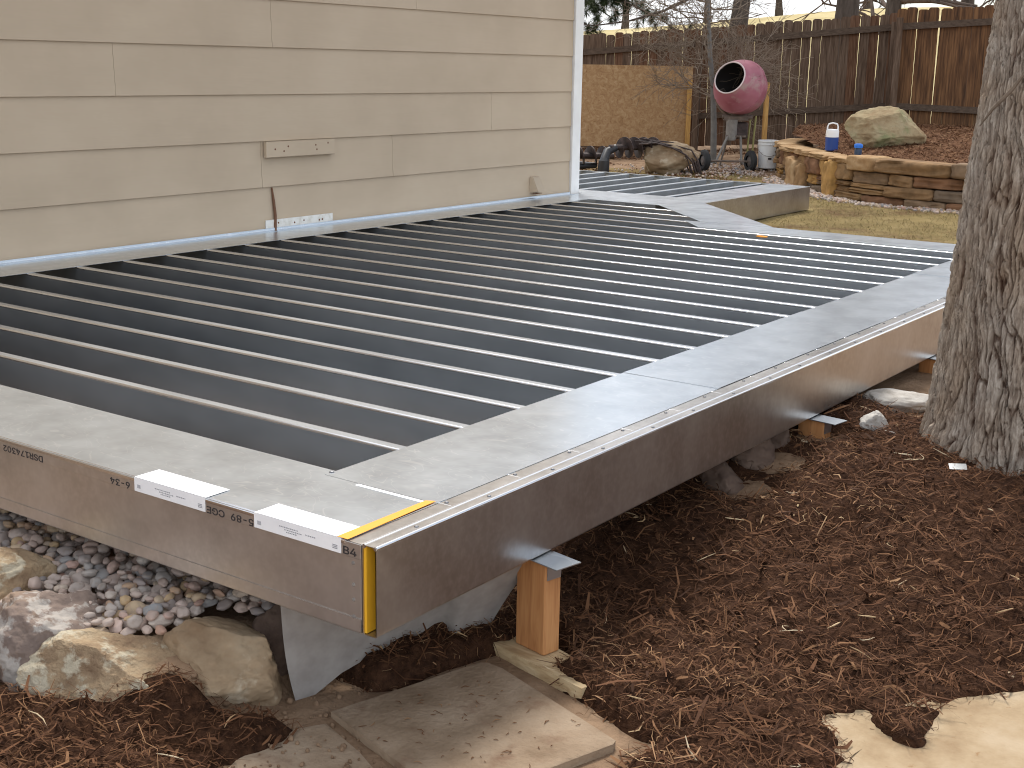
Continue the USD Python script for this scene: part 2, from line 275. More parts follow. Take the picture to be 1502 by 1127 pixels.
mat('stem_grey', [(0.14, 0.135, 0.125), (0.21, 0.205, 0.19)], 0.9, 10.0, spec=0.2)
mat('far_bark', [(0.06, 0.048, 0.038), (0.115, 0.092, 0.075)], 0.95, 5.0, stretch=(3, 3, 0.6), bump=(8.0, 0.03, 0.8, (3, 3, 0.5)), spec=0.2)
mat('far_twigs', [(0.10, 0.075, 0.06), (0.17, 0.13, 0.105)], 0.95, 4.0, spec=0.1)
mat('pine_needles', [(0.0, (0.022, 0.034, 0.014)), (0.6, (0.045, 0.065, 0.025)), (1.0, (0.085, 0.10, 0.04))], 0.8, island=True, spec=0.2)
# bark: the ridges are grey, the furrows red brown (a vertex attribute from the relief itself)
MAT['bark'] = usdkit.material(stage, '/World/Looks/bark', {
    'a': ('attribute', {'attribute': 'relief'}), 'geo': ('geometry', {}), 'mp': ('mapping', {'scale': (1, 1, 0.22)}),
    'r': ('rgb_ramp', {'ramp': [(0.08, (0.115, 0.068, 0.048)), (0.26, (0.22, 0.158, 0.122)), (0.44, (0.38, 0.31, 0.25)), (0.85, (0.54, 0.47, 0.395))]}),
    'n': ('noise_texture', {'scale': 75.0, 'detail': 7.0, 'roughness': 0.7}),
    'n2': ('noise_texture', {'scale': 5.0, 'detail': 3.0}),
    'g': ('rgb_ramp', {'ramp': [(0.36, (0.42, 0.39, 0.36)), (0.62, (1.0, 1.0, 1.0))]}),
    'g2': ('rgb_ramp', {'ramp': [(0.35, (0.82, 0.72, 0.62)), (0.65, (1.0, 1.0, 1.0))]}),
    'm': ('mix', {'mix_type': 'multiply', 'fac': 0.85}), 'm2': ('mix', {'mix_type': 'multiply', 'fac': 0.8}),
    'b': ('bump', {'strength': 0.9, 'distance': 0.010}), 'p': ('principled_bsdf', {'roughness': 0.92, 'specular_ior_level': 0.15})},
    [('a.fac', 'r.fac'), ('geo.position', 'mp.vector'), ('mp.vector', 'n.vector'), ('geo.position', 'n2.vector'), ('n.fac', 'g.fac'), ('n2.fac', 'g2.fac'), ('r.color', 'm.color1'), ('g.color', 'm.color2'),
     ('m.color', 'm2.color1'), ('g2.color', 'm2.color2'), ('m2.color', 'p.base_color'), ('n.fac', 'b.height'), ('b.normal', 'p.normal')], surface='p.BSDF')

# ---------------------------------------------------------------- ground
def ground_z(x, y):
    x, y = np.asarray(x, float), np.asarray(y, float)
    z = -0.542 + 0.237 * ss(0.75, 2.6, y) + 0.055 * ss(3.5, 7.0, y)
    z = z + 0.015 * ss(1.6, 2.5, y) * np.exp(-((x - 0.8) ** 2 + (y - 2.9) ** 2) / 0.55)          # mound at the big tree
    bed = ss(-0.38, -0.52, x) * ss(-0.40, -0.16, y + 0.16 * ss(-0.9, -1.4, x) * 0) * (1 - ss(0.9, 1.8, y))
    z = z + bed * (-0.395 - z) * 0.97                                                            # river stone bed
    far = ss(12.5, 17.5, y + 0.33 * x * 0)
    z = z + far * (0.10 + 0.26 * ss(-8.5, -4.5, x))
    z = z + 0.03 * fb(x, y, 1.6, 3) + 0.014 * fb(x, y, 7.0, 5)
    return z
def axis_coords(a, b, step, lo, hi, g=1.25):
    c = list(np.arange(a, b + 1e-6, step)); s = step
    while c[-1] < hi: s *= g; c.append(c[-1] + s)
    s = step
    while c[0] > lo: s *= g; c.insert(0, c[0] - s)
    return np.array(c)
def grid_mesh(xs, ys, fz):
    X, Y = np.meshgrid(xs, ys, indexing='ij'); Z = fz(X, Y)
    nx, ny = X.shape; i, j = np.meshgrid(np.arange(nx - 1), np.arange(ny - 1), indexing='ij')
    q = np.stack([i * ny + j, (i + 1) * ny + j, (i + 1) * ny + j + 1, i * ny + j + 1], -1).reshape(-1, 4)
    return trimesh.Trimesh(np.stack([X, Y, Z], -1).reshape(-1, 3), np.vstack([q[:, [0, 1, 2]], q[:, [0, 2, 3]]]), process=False)
gm = grid_mesh(axis_coords(-2.2, 2.2, 0.03, -400, 400, 1.12), axis_coords(-1.4, 4.0, 0.03, -400, 400, 1.10), ground_z)
single('ground', gm, 'soil', kind='structure', smooth=True)
# lawn between the deck and the stone wall
lx, ly = np.arange(-9.5, 4.01, 0.12), np.arange(6.3, 14.6, 0.12)
def lawn_z(x, y):
    m = np.minimum.reduce([ss(6.4, 7.4, y + 0.3 * fb(x, y, 1.0, 9)), ss(14.4, 12.9, y + 0.25 * x * 0 + 1.2 * fb(x, y, 0.8, 11)), ss(-9.4, -8.0, x), ss(3.9, 2.6, x)])
    return ground_z(x, y) - 0.03 + 0.045 * m
single('lawn', grid_mesh(lx, ly, lawn_z), 'grass_ground', kind='structure', smooth=True)
_tx, _ty = np.arange(-8.0, 3.0, 0.04), np.arange(-1.5, 16.5, 0.04)
_TX, _TY = np.meshgrid(_tx, _ty, indexing='ij'); _TG, _TL = ground_z(_TX, _TY), lawn_z(_TX, _TY)
def quick(tab, x, y):
    i, j = min(max((x + 8.0) / 0.04, 0), len(_tx) - 1.001), min(max((y + 1.5) / 0.04, 0), len(_ty) - 1.001)
    a, b = int(i), int(j); u, v = i - a, j - b
    return float((tab[a, b] * (1 - v) + tab[a, b + 1] * v) * (1 - u) + (tab[a + 1, b] * (1 - v) + tab[a + 1, b + 1] * v) * u)
def ribbons(c, d, L, W, bend, lift, twist=None):
    """many small bent strips in one mesh: centre, direction, length, width"""
    n = len(c); d = d / np.linalg.norm(d, axis=1, keepdims=True)
    s = np.cross(d, np.array([0, 0, 1.0]) + 0.4 * (twist if twist is not None else 0)); s /= np.linalg.norm(s, axis=1, keepdims=True) + 1e-9
    u = np.cross(s, d)
    v = np.empty((n, 6, 3))
    for k, t in enumerate((-0.5, 0.0, 0.5)):
        p = c + d * (L * t)[:, None] + s * (bend * (0.25 - t * t) * 4)[:, None] + u * (lift * (0.25 - t * t) * 4)[:, None]
        w = (W * (1.0 if k == 1 else 0.55))[:, None]
        v[:, 2 * k] = p - s * w / 2; v[:, 2 * k + 1] = p + s * w / 2
    f = np.array([[0, 1, 3], [0, 3, 2], [2, 3, 5], [2, 5, 4]])
    return trimesh.Trimesh(v.reshape(-1, 3), (f[None] + 6 * np.arange(n)[:, None, None]).reshape(-1, 3), process=False)
n = 70000
gx, gy = rng.uniform(-6.5, 0.3, n), rng.uniform(6.6, 13.4, n)
k = (fb(gx, gy, 1.1, 21) > -0.12) & ~((gx < -3.15) & (gy < 10.1)) & ~((gy < 7.9) & (gx < -1.9)); gx, gy = gx[k], gy[k]; n = len(gx)
d = rng.normal(size=(n, 3)) * [1, 1, 0.25] + [0, 0, 0.18]
L = rng.uniform(0.02, 0.055, n)
toned(single('dormant_grass', ribbons(np.stack([gx, gy, lawn_z(gx, gy) + 0.010], 1), d, L, rng.uniform(0.0025, 0.005, n), rng.normal(size=n) * 0.008, rng.normal(size=n) * 0.006), 'grass_blade',
       'short straw coloured dormant grass between the deck and the stone wall', 'grass', kind='stuff', smooth=False), np.repeat(rng.random(n), 6))
# grassy hill beyond the fence
def hill_z(x, y):
    t = (-x * 0.58 + y * 0.815)
    lat = x * 0.815 + y * 0.58
    h = 2.15 + 1.25 * ss(-1.0, 16.0, lat)
    return -0.6 + (h + 0.6) * ss(24, 44, t) + 0.5 * fb(x, y, 0.08, 31) * ss(24, 40, t) - 0.03 * np.maximum(t - 60, 0)
U_, V_ = np.arange(20.0, 150, 2.2), np.arange(-75, 75.1, 2.2)
hm = grid_mesh(V_, U_, lambda v, u: hill_z(v * 0.815 - u * 0.58, v * 0.58 + u * 0.815))
hv = hm.vertices.copy(); hm.vertices[:, 0] = hv[:, 0] * 0.815 - hv[:, 1] * 0.58; hm.vertices[:, 1] = hv[:, 0] * 0.58 + hv[:, 1] * 0.815
single('hill', hm, 'hill_grass', kind='structure', smooth=True)

# ---------------------------------------------------------------- house
WX = -4.45
house = T('house', 'beige lap sided house wall with white corner trim beside the steel deck frame', 'house', (WX, 1.0, -0.6))
house.part('wall_core', box(-13.0, WX - 0.012, -7.0, 7.60, -0.9, 2.98), 'siding_paint')
joint = {0: [4.01], 1: [3.92, 5.23], 2: [0.9, 6.44], 3: [2.79], 4: [4.04], 5: [1.6, 5.5], 6: [3.1], 7: [0.4, 4.9], 8: [2.4, 6.1]}
for r in range(9):
    z0 = -0.012 if r == 0 else 0.290 + 0.298 * (r - 1)
    zt = 0.290 + 0.298 * r
    pr = Polygon([(-0.010, z0), (0.0105, z0), (0.0120, z0 + 0.0015), (0.0120, z0 + 0.006), (0.0015, zt + 0.016), (-0.010, zt + 0.016)])
    ys = [-7.0] + joint[r] + [7.615]
    for a, b in zip(ys[:-1], ys[1:]):
        house.part('siding_board', ext_y(pr, a + 0.0012, b - 0.0012, WX - 0.006), 'siding_paint')
house.part('corner_trim', box(WX - 0.012, WX + 0.022, 7.617, 7.745, -0.012, 2.98, 0.003), 'trim_paint')
house.part('corner_trim', box(WX - 0.12, WX - 0.0125, 7.602, 7.744, -0.012, 2.98, 0.003), 'trim_paint')
house.part('end_wall', box(-13.0, WX - 0.121, 7.602, 7.70, -0.9, 2.98), 'siding_paint')
house.part('soffit', box(-13.5, WX + 0.45, -7.4, 8.1, 2.985, 3.02), 'trim_paint')
house.part('roof', cat_([flat([(-13.6, -7.5), (WX + 0.5, -7.5), (WX + 0.5, 8.2), (-13.6, 8.2)], 3.022, 3.17),
                         trimesh.convex.convex_hull(np.array([(-13.6, -7.5, 3.172), (WX + 0.5, -7.5, 3.172), (WX + 0.5, 8.2, 3.172), (-13.6, 8.2, 3.172), (-9, -3, 4.9), (-9, 3.6, 4.9)]))]), 'roof_shingle')
house.part('patch_strip', box(WX + 0.004, WX + 0.031, 3.94, 4.59, 0.482, 0.585, 0.003), 'siding_paint', label='short beige cover strip nailed over a siding joint')
for y_, z_ in ((4.02, 0.535), (4.10, 0.52), (4.14, 0.55), (4.40, 0.55), (4.41, 0.52), (4.52, 0.56)):
    house.part('nail_hole', lathe([(0, 0.0325), (0.006, 0.0322), (0.0075, 0.030)], (WX, y_, z_), (1, 0, 0), 8), 'caulk_brown')
house.part('bare_patch', box(WX + 0.006, WX + 0.0135, 3.935, 4.575, 0.002, 0.073, 0.001), 'patch_paint', label='unpainted white strip with nail holes at the foot of the wall')
for y_ in (4.05, 4.2, 4.29, 4.44, 4.47):
    house.part('nail_hole', lathe([(0, 0.016), (0.005, 0.0158), (0.007, 0.0135)], (WX, y_, 0.03 + 0.022 * ((y_ * 37) % 1)), (1, 0, 0), 8), 'caulk_brown')
house.part('caulk_bead', tube([(WX + 0.004, 4.005, 0.285), (WX + 0.008, 4.015, 0.2), (WX + 0.014, 4.022, 0.1), (WX + 0.016, 4.015, 0.004)], [0.006, 0.009, 0.010, 0.011], 8), 'caulk_brown', label='rusty brown open joint strip')
# small vent hood
vv = [(WX + 0.004, 7.0, 0.05), (WX + 0.004, 7.11, 0.05), (WX + 0.004, 7.11, 0.185), (WX + 0.004, 7.0, 0.185), (WX + 0.085, 7.01, 0.065), (WX + 0.085, 7.10, 0.065), (WX + 0.03, 7.10, 0.183), (WX + 0.03, 7.01, 0.183)]
vent = house.part('vent_hood', trimesh.convex.convex_hull(np.array(vv)), 'siding_paint', label='small beige vent hood low on the wall')
house.part('vent_outlet', box(WX + 0.02, WX + 0.07, 7.02, 7.09, 0.044, 0.0495), 'caulk_brown', parent=vent)

# ---------------------------------------------------------------- deck frame
deck = T('deck_frame', 'galvanized steel deck frame of closely spaced joists along the beige house', 'deck frame', (-2.2, 3.3, -0.23))
H = 0.225
jp = sheet_profile([(0.042, -0.014), (0.042, 0), (0, 0), (0, -0.203), (0.042, -0.203), (0.042, -0.19)], 0.0065)
def joist(y, x0, x1):
    j_ = deck.part('joist', ext_x(jp.buffer(0), x0, x1, y), 'galvanized_joist', 32)
    deck.part('rolled_edge', ext_x(Point(0.0040, -0.0044).buffer(0.0060, quad_segs=5), x0 + 0.25, x1 - 0.002, y), 'folded_edge', 32, parent=j_)
for v_ in [0.345 + 0.305 * k for k in range(24)]:
    x1 = -0.052
    if v_ > 6.3: x1 = 4.35 - v_
    if v_ < 7.35: joist(v_, WX + 0.022, x1)
ejp = sheet_profile([(-0.042, -0.014), (-0.042, 0), (0, 0), (0, -0.203), (-0.042, -0.203), (-0.042, -0.19)], 0.0045)
for k in range(14):
    deck.part('joist', ext_y(ejp, 7.83, 9.952, -3.69 - 0.305 * k), 'galvanized_joist', 32)
# shift all joists 1 mm below the plates is built into the plates' height
pz0, pz1 = 0.0014, 0.0028
deck.part('cover_plate', flat([(-4.32, -0.001), (-0.0945, -0.001), (-0.0945, 0.334), (-0.482, 0.334), (-0.482, 0.372), (-4.32, 0.372)], pz0, pz1), 'galvanized_sheet')
ys = [0.336, 1.94, 3.52, 5.1, 6.193]
for i in range(4):
    z_ = pz0 + (0.0016 if i % 2 else 0)
    deck.part('cover_plate', flat([(-0.482, ys[i] - (0.02 if i in (1, 3) else 0)), (-0.0945, ys[i] - (0.02 if i in (1, 3) else 0)), (-0.0945, ys[i + 1] + (0.02 if i in (1,) else 0)), (-0.482, ys[i + 1] + (0.02 if i in (1,) else 0))], z_, z_ + 0.0014), 'galvanized_sheet')
deck.part('cover_plate', flat([(-0.0945, 6.195), (-0.0945, 6.555), (-2.0, 6.555), (-2.70, 6.50), (-2.42, 6.195)], pz0, pz1), 'galvanized_sheet')
deck.part('cover_plate', flat([(-2.435, 6.122), (-2.735, 6.444), (-2.01, 6.56), (-3.20, 7.76), (-3.62, 7.76), (-3.35, 7.34), (-2.30, 6.30)], pz0 + 0.0016, pz1 + 0.0016) if False else flat([(-2.01, 6.557), (-3.195, 7.765), (-3.64, 7.765), (-3.40, 7.345), (-2.56, 6.50)], pz0 + 0.0016, pz1 + 0.0016), 'galvanized_sheet')
deck.part('cover_plate', flat([(-4.40, 7.33), (-3.36, 7.33), (-3.60, 7.76), (-3.60, 8.035), (-7.9, 8.035), (-7.9, 7.76), (-4.40, 7.76)], pz0, pz1), 'galvanized_sheet')
deck.part('cover_plate', flat([(-3.598, 7.768), (-3.198, 7.768), (-3.198, 9.95), (-3.598, 9.95)], pz0, pz1), 'galvanized_sheet')
deck.part('ledger_plate', flat([(WX + 0.024, 0.374), (-4.06, 0.374), (-4.06, 7.328), (WX + 0.024, 7.328)], pz0, pz1), 'galvanized_sheet', label='long sheet metal strip along the foot of the house wall')
# flashing up the wall foot
fp = sheet_profile([(0.05, 0.0), (0, 0.0), (0, 0.016)], 0.0065, 0.002)
deck.part('wall_flashing', ext_y(fp, 0.0, 7.60, WX + 0.0205).apply_translation([0, 0, 0.0042]), 'galvanized_sheet', 32)
# outer double beam along X = 0
tp = Polygon(fillet([(-0.0225, 0.0028), (0, 0.0028), (0, -H), (-0.045, -H), (-0.045, 0.0028), (-0.0225, 0.0028)], 0.0075)).buffer(0)
ti = tp.buffer(-0.002)
tube_mesh = trimesh.creation.extrude_polygon(Polygon(tp.exterior.coords, [ti.exterior.coords]), 6.56, engine='earcut')
tv = tube_mesh.vertices; tube_mesh = trimesh.Trimesh(np.stack([tv[:, 0], 6.56 - tv[:, 2], tv[:, 1]], 1), tube_mesh.faces, process=False)
beam = deck.part('outer_beam', tube_mesh, 'galvanized_rim', 32, label='hollow outer edge beam with an open end at the corner')
for xe in (-0.0049, -0.0401):
    deck.part('rolled_edge', ext_y(Point(xe, -0.0008).buffer(0.0054, quad_segs=5), 0.001, 6.555), 'folded_edge', 32, parent=beam)
deck.part('beam_liner', box(-0.0425, -0.0345, 0.003, 0.034, -H + 0.004, -0.001), 'yellow_wood', parent=beam, label='yellow strip inside the open beam end')
for z_ in (-0.07, -0.13, -0.19):
    deck.part('screw', lathe([(0, -0.012), (0.0012, -0.012), (0.0012, 0), (0, 0)], (-0.0105, 0.03, z_), (1, 0, 0), 6), 'screw_steel', parent=beam)
rp = sheet_profile([(-0.0935, -0.012), (-0.0935, 0.0005), (-0.0475, 0.0005), (-0.0475, -0.203), (-0.09, -0.203)], 0.003)
deck.part('inner_rim', ext_y(rp, 0.002, 6.55, 0), 'galvanized_rim', 32)
# front rim: web, folded lips over it top and bottom
deck.part('front_rim', box(-4.42, -0.0475, -0.0005, 0.0012, -H + 0.004, -0.0005), 'galvanized_front')
deck.part('front_rim_lip', box(-4.42, -0.0480, -0.0028, -0.0008, -0.036, 0.0010, 0.0009), 'galvanized_front')
lp = sheet_profile([(-0.0023, -0.188), (-0.0033, -H + 0.001), (0.042, -H + 0.001)], 0.004, 0.0018)
deck.part('front_rim_lip', ext_x(lp, -4.42, -0.0485), 'galvanized_front', 32)
deck.part('edge_fold', ext_x(Polygon([(0.008, 0.0030), (0.0050, 0.0040), (-0.0036, 0.0006), (-0.0041, -0.0006), (-0.0041, -0.007), (-0.0030, -0.007), (0.006, 0.0012)]), -4.31, -0.097), 'folded_edge', 40)
for z_ in (-0.050, -0.105, -0.143, -0.186):
    deck.part('screw', lathe([(0, 0.0035), (0.004, 0.003), (0.0055, 0.0)], (-0.072, -0.0008, z_), (0, -1, 0), 8), 'frame_grey')
deck.part('rim_fold', box(-0.0915, -0.0492, -0.0016, -0.0007, -H + 0.04, -0.037), 'galvanized_front')
# far and side rims
rim2 = sheet_profile([(0.045, 0.001), (0, 0.001), (0, -H), (0.045, -H)], 0.004)
deck.part('far_rim', ext_x(Polygon([(-a, b) for a, b in rim2.exterior.coords]), -2.0, -0.05, 6.556), 'galvanized_rim', 32)
deck.part('side_rim', ext_y(Polygon([(-a, b) for a, b in rim2.exterior.coords]), 7.77, 9.995, -3.194), 'galvanized_rim', 32, label='rim of the far extension facing the lawn')
deck.part('far_rim', ext_x(Polygon([(-a, b) for a, b in rim2.exterior.coords]), -7.9, -3.197, 9.998), 'galvanized_sheet', 32)
dm = box(0, 1.70, -0.002, 0.0, -H, 0.0015); dm.apply_transform(trimesh.transformations.rotation_matrix(math.radians(134.6), [0, 0, 1])); dm.apply_translation([-2.0, 6.556, 0])
deck.part('diagonal_rim', dm, 'galvanized_rim')
for k in range(22):
    y_ = 0.36 + 0.285 * k
    if y_ < 6.4:
        deck.part('screw', lathe([(0, 0.0036), (0.0045, 0.003), (0.0062, 0.0)], (-0.078, y_ + 0.03 * ((k * 0.618) % 1), 0.0015), (0, 0, 1), 8), 'screw_steel')
        deck.part('screw', lathe([(0, 0.0036), (0.0045, 0.003), (0.0062, 0.0)], (-0.021, y_ - 0.19 + 0.03 * ((k * 0.414) % 1), 0.0028), (0, 0, 1), 8), 'screw_steel')
deck.part('screw', lathe([(0, 0.004), (0.006, 0.003), (0.008, 0.0)], (-0.482, 0.362, 0.0028), (0, 0, 1), 8), 'screw_steel')
# labels, tape and printing
def label_strip(x0, x1):
    return [box(x0, x1, -0.0016, 0.081, 0.0046, 0.0050), box(x0, x1, -0.0042, -0.0038, -0.034, 0.0048)]
for x0, x1 in ((-0.862, -0.581), (-0.402, -0.108)):
    st = deck.part('paper_label', cat_(label_strip(x0, x1)), 'label_paper')
    w = x1 - x0
    bars = []
    for i in range(4):
        bars.append(box(x0 + 0.012 + 0.0035 * i, x0 + 0.0142 + 0.0035 * i, -0.0045, -0.0043, -0.024, -0.014))
    for (a, b, z_) in ((0.30, 0.52, -0.012), (0.36, 0.56, -0.018), (0.38, 0.50, -0.0235), (0.60, 0.72, -0.016)):
        xx = x0 + a * w
        while xx < x0 + b * w:
            l = rng.uniform(0.002, 0.006); bars.append(box(xx, xx + l, -0.0045, -0.0043, z_, z_ + 0.0028)); xx += l + 0.002
    for i in range(3): bars.append(box(x1 - 0.028, x1 - 0.012, -0.0045, -0.0043, -0.026 + 0.004 * i, -0.0236 + 0.004 * i))
    for (a, b, y_) in ((0.25, 0.45, 0.062), (0.30, 0.6, 0.05), (0.5, 0.8, 0.035), (0.15, 0.35, 0.02)):
        xx = x0 + a * w
        while xx < x0 + b * w:
            l = rng.uniform(0.003, 0.008); bars.append(box(xx, xx + l, y_, y_ + 0.0022, 0.0051, 0.0053)); xx += l + 0.0035
    deck.part('fine_print', cat_(bars), 'print_grey', parent=st, kind='stuff')
st = deck.part('paper_label', box(-0.355, -0.128, 0.317, 0.331, 0.0032, 0.0036), 'label_paper')
bars, xx = [], -0.345
while xx < -0.125:
    l = rng.uniform(0.004, 0.014); bars.append(box(xx, xx + l, 0.3315, 0.3338, 0.0030, 0.0037)); xx += l + rng.choice([0.002, 0.004, 0.012])
deck.part('fine_print', cat_(bars), 'print_ink', parent=st, kind='stuff')
tape = trimesh.convex.convex_hull(np.array([(-0.124, 0.332, 0.0054), (-0.100, 0.343, 0.0054), (-0.0885, -0.002, 0.0054), (-0.122, -0.002, 0.0054), (-0.124, 0.332, 0.0060), (-0.100, 0.343, 0.0060), (-0.0885, -0.002, 0.0060), (-0.122, -0.002, 0.0060)]))
deck.part('orange_tape', tape, 'orange_tape')
def face_text(text, x, z, h, flip=True):
    m = meshkit.text_mesh(text, h, 0.0004, True)
    v = m.vertices.copy(); v[:, 0] *= 1.35; w = v[:, 0].max()
    if flip: v[:, 0], v[:, 1] = w - v[:, 0], h - v[:, 1]
    deck.part('stencil_print', trimesh.Trimesh(np.stack([v[:, 0] + x, -0.0030 - v[:, 2], v[:, 1] + z], 1), m.faces, process=False), 'print_ink', False)
face_text('DSR174302', -1.46, -0.0345, 0.018); face_text('6-34', -0.966, -0.0345, 0.018); face_text('CGE', -0.577, -0.0345, 0.018); face_text('5-89', -0.488, -0.0345, 0.018)
face_text('B4', -0.1055, -0.0320, 0.0190, False)
tab = box(-1.86, -1.79, 5.96, 5.995, 0.0035, 0.012, 0.002); deck.part('orange_clip', tab, 'orange_tape')
# posts below with their brackets
def post(name_label, cx_, cy_, w, t, z0, rot, extra=True):
    p = T('support_post', name_label, 'post', (cx_, cy_, z0))
    p.part('timber', rotz(box(cx_ - w / 2, cx_ + w / 2, cy_ - t / 2, cy_ + t / 2, z0, -H - 0.006, 0.004), rot, [cx_, cy_, 0]), 'cedar_post')
    br = [rotz(box(cx_ - w / 2 - 0.03, cx_ + w / 2 + 0.055, cy_ - t / 2 - 0.012, cy_ + t / 2 + 0.02, -H - 0.0055, -H - 0.0025), rot, [cx_, cy_, 0]),
          rotz(box(cx_ + w / 2 + 0.0008, cx_ + w / 2 + 0.003, cy_ - t / 2 + 0.005, cy_ + t / 2 - 0.005, -H - 0.055, -H - 0.006), rot, [cx_, cy_, 0])]
    p.part('bracket', cat_(br), 'galvanized_sheet')
post('orange brown cedar post on a split board under the near end of the deck beam', -0.012, 0.695, 0.118, 0.062, -0.505, -12)
post('short cedar post half buried in mulch under the middle of the deck beam', 0.0, 2.60, 0.115, 0.060, -0.42, -8)
post('short cedar post under the deck beam just behind the big tree trunk', 0.0, 4.02, 0.11, 0.060, -0.40, -5)

# ---------------------------------------------------------------- near ground things
def rock(c, size, seed, cuts=6, sub=4, rough=0.16, rot=0.0, freq=1.6):
    m = trimesh.creation.icosphere(sub); v = m.vertices.copy(); r = np.random.default_rng(seed)
    for _ in range(cuts):
        nrm = r.normal(size=3); nrm /= np.linalg.norm(nrm); d_ = r.uniform(0.62, 0.9)
        h = v @ nrm; over = h > d_; v[over] -= ((h[over] - d_) * 0.92)[:, None] * nrm
    nn = meshkit.fbm(v * freq + seed * 3.1, 5, seed) - 0.5
    n2 = np.abs(meshkit.fbm(v * freq * 2.3 + seed, 4, seed + 5) - 0.5)
    v = v * (1 + rough * 2.0 * nn - rough * 1.1 * n2)[:, None]
    v *= np.array(size) / 2
    R = trimesh.transformations.rotation_matrix(rot, [0, 0, 1])[:3, :3]
    return trimesh.Trimesh(v @ R.T + np.array(c), m.faces, process=False)
single('boulder', rock((-0.965, -0.215, -0.425), (0.36, 0.31, 0.32), 3, 12, 5, 0.24, 0.6), 'boulder_lichen', 'purple grey boulder with pale lichen crust beside the river stones, second from the left', 'boulder')
single('boulder', rock((-0.705, -0.205, -0.455), (0.50, 0.30, 0.29), 18, 12, 5, 0.26, 0.55), 'boulder_yellow', 'low crusty yellow boulder in the middle of the row edging the river stones', 'boulder')
single('boulder', rock((-0.53, -0.015, -0.44), (0.37, 0.30, 0.28), 29, 16, 5, 0.2, 0.45), 'boulder_tan', 'smooth tan boulder with a sharp top edge at the right end of the row', 'boulder')
single('boulder', rock((-1.30, -0.16, -0.40), (0.34, 0.34, 0.26), 21, 10, 5, 0.22, 1.0), 'boulder_yellow', 'brown flat topped boulder cut by the left edge of the photo', 'boulder')
single('boulder', rock((-0.475, 0.155, -0.43), (0.16, 0.18, 0.28), 33, 12, 4, 0.2), 'boulder_dark', 'dark shadowed stone between the tan boulder and the grey fabric sheet', 'boulder')
for i, (x, y, s, lab) in enumerate([(-0.10, 1.98, 0.19, 'square grey stone under the deck beam, nearest of those beside the mulch'), (-0.10, 2.22, 0.22, 'angular brown stone under the deck beam, in the middle of three'), (-0.08, 2.40, 0.15, 'pale pointed stone under the deck beam closest to the half buried post')]):
    single('foundation_stone', rock((x, y, ground_z(x, y) + 0.02), (s, s * 1.1, 0.17), 50 + i, 14, 4, 0.2), 'boulder_dark', lab, 'stone')
single('pale_stone', rock((0.20, 2.72, ground_z(0.2, 2.72) + 0.05), (0.12, 0.11, 0.11), 71, 10, 4, 0.3), 'chalk_stone', 'whitish hollow looking stone in the mulch in front of the big tree', 'stone')
single('pale_stone', rock((0.285, 2.62, ground_z(0.285, 2.62) + 0.03), (0.09, 0.06, 0.05), 72, 6, 3, 0.3), 'chalk_stone', 'small white stone chip lying just right of the larger whitish stone', 'stone')
single('flat_stone', rock((0.12, 3.22, ground_z(0.12, 3.22) + 0.03), (0.34, 0.22, 0.10), 74, 9, 4, 0.18, 0.5), 'chalk_stone', 'flat grey stone at the left foot of the big tree trunk', 'stone')
sc = rotz(box(0.605, 0.665, 2.345, 2.385, 0, 0.0015), 25, [0.635, 2.365, 0]); sc.apply_transform(trimesh.transformations.rotation_matrix(0.25, [1, 0.3, 0], [0.635, 2.365, 0])); sc.apply_translation([0, 0, ground_z(0.635, 2.365) + 0.055])
single('metal_scrap', sc, 'galvanized_sheet', 'small shiny sheet metal offcut lying on the mulch', 'scrap')
# river stones
bedt = T('river_stone_bed', None, None, (-1.2, 0.0, -0.4), kind='structure')
pp, pr_ = [], []
base_sph = trimesh.creation.icosphere(2); low_sph = trimesh.creation.icosphere(1)
tries = 0
cell = {}
for layer, (cnt, rmin, rmax) in enumerate([(1500, 0.015, 0.028), (1100, 0.012, 0.022)]):
    got = 0; tries = 0
    while got < cnt and tries < 14000:
        tries += 1
        x = rng.uniform(-2.6, -0.36); y = rng.uniform(-0.42, 0.62); r = rmin + (rmax - rmin) * rng.random() ** 1.6
        if y < -0.24 + 0.40 * max(0, (x + 0.95)) or (x > -0.5 and y < 0.05) or (x > -0.52 and y < 0.6) or (x > -0.66 and y < 0.10): continue
        ci, cj = int(x // 0.05), int(y // 0.05); ok = True
        for a in (-1, 0, 1):
            for b in (-1, 0, 1):
                for q in cell.get((ci + a, cj + b, layer), ()):
                    if (pp[q][0] - x) ** 2 + (pp[q][1] - y) ** 2 < (0.72 * (pr_[q] + r)) ** 2: ok = False
        if not ok: continue
        cell.setdefault((ci, cj, layer), []).append(len(pp)); got += 1
        z = quick(_TG, x, y) + 0.006 + layer * 0.024 + 0.05 * max(0, min(1, (y + 0.3) / 0.5)) * 1.0 + rng.uniform(-0.004, 0.006)
        pp.append((x, y, z + r * 0.5)); pr_.append(r)
pm = []
for i, (c, r) in enumerate(zip(pp, pr_)):
    bs_ = base_sph if c[1] < 0.3 and r > 0.013 else low_sph
    v = bs_.vertices * (1 + 0.5 * (meshkit.noise(bs_.vertices * 1.5 + i * 5.3, 3) - 0.5))[:, None]
    v = v * (r * np.array([rng.uniform(0.95, 1.4), rng.uniform(0.75, 1.0), rng.uniform(0.55, 0.8)]))
    R = trimesh.transformations.random_rotation_matrix(rng.random(3))[:3, :3]
    R2 = trimesh.transformations.rotation_matrix(rng.uniform(0, 6.28), [0, 0, 1])[:3, :3] @ trimesh.transformations.rotation_matrix(rng.normal() * 0.4, [1, 0, 0])[:3, :3]
    pm.append(trimesh.Trimesh(v @ R2.T + np.array(c), bs_.faces, process=False))
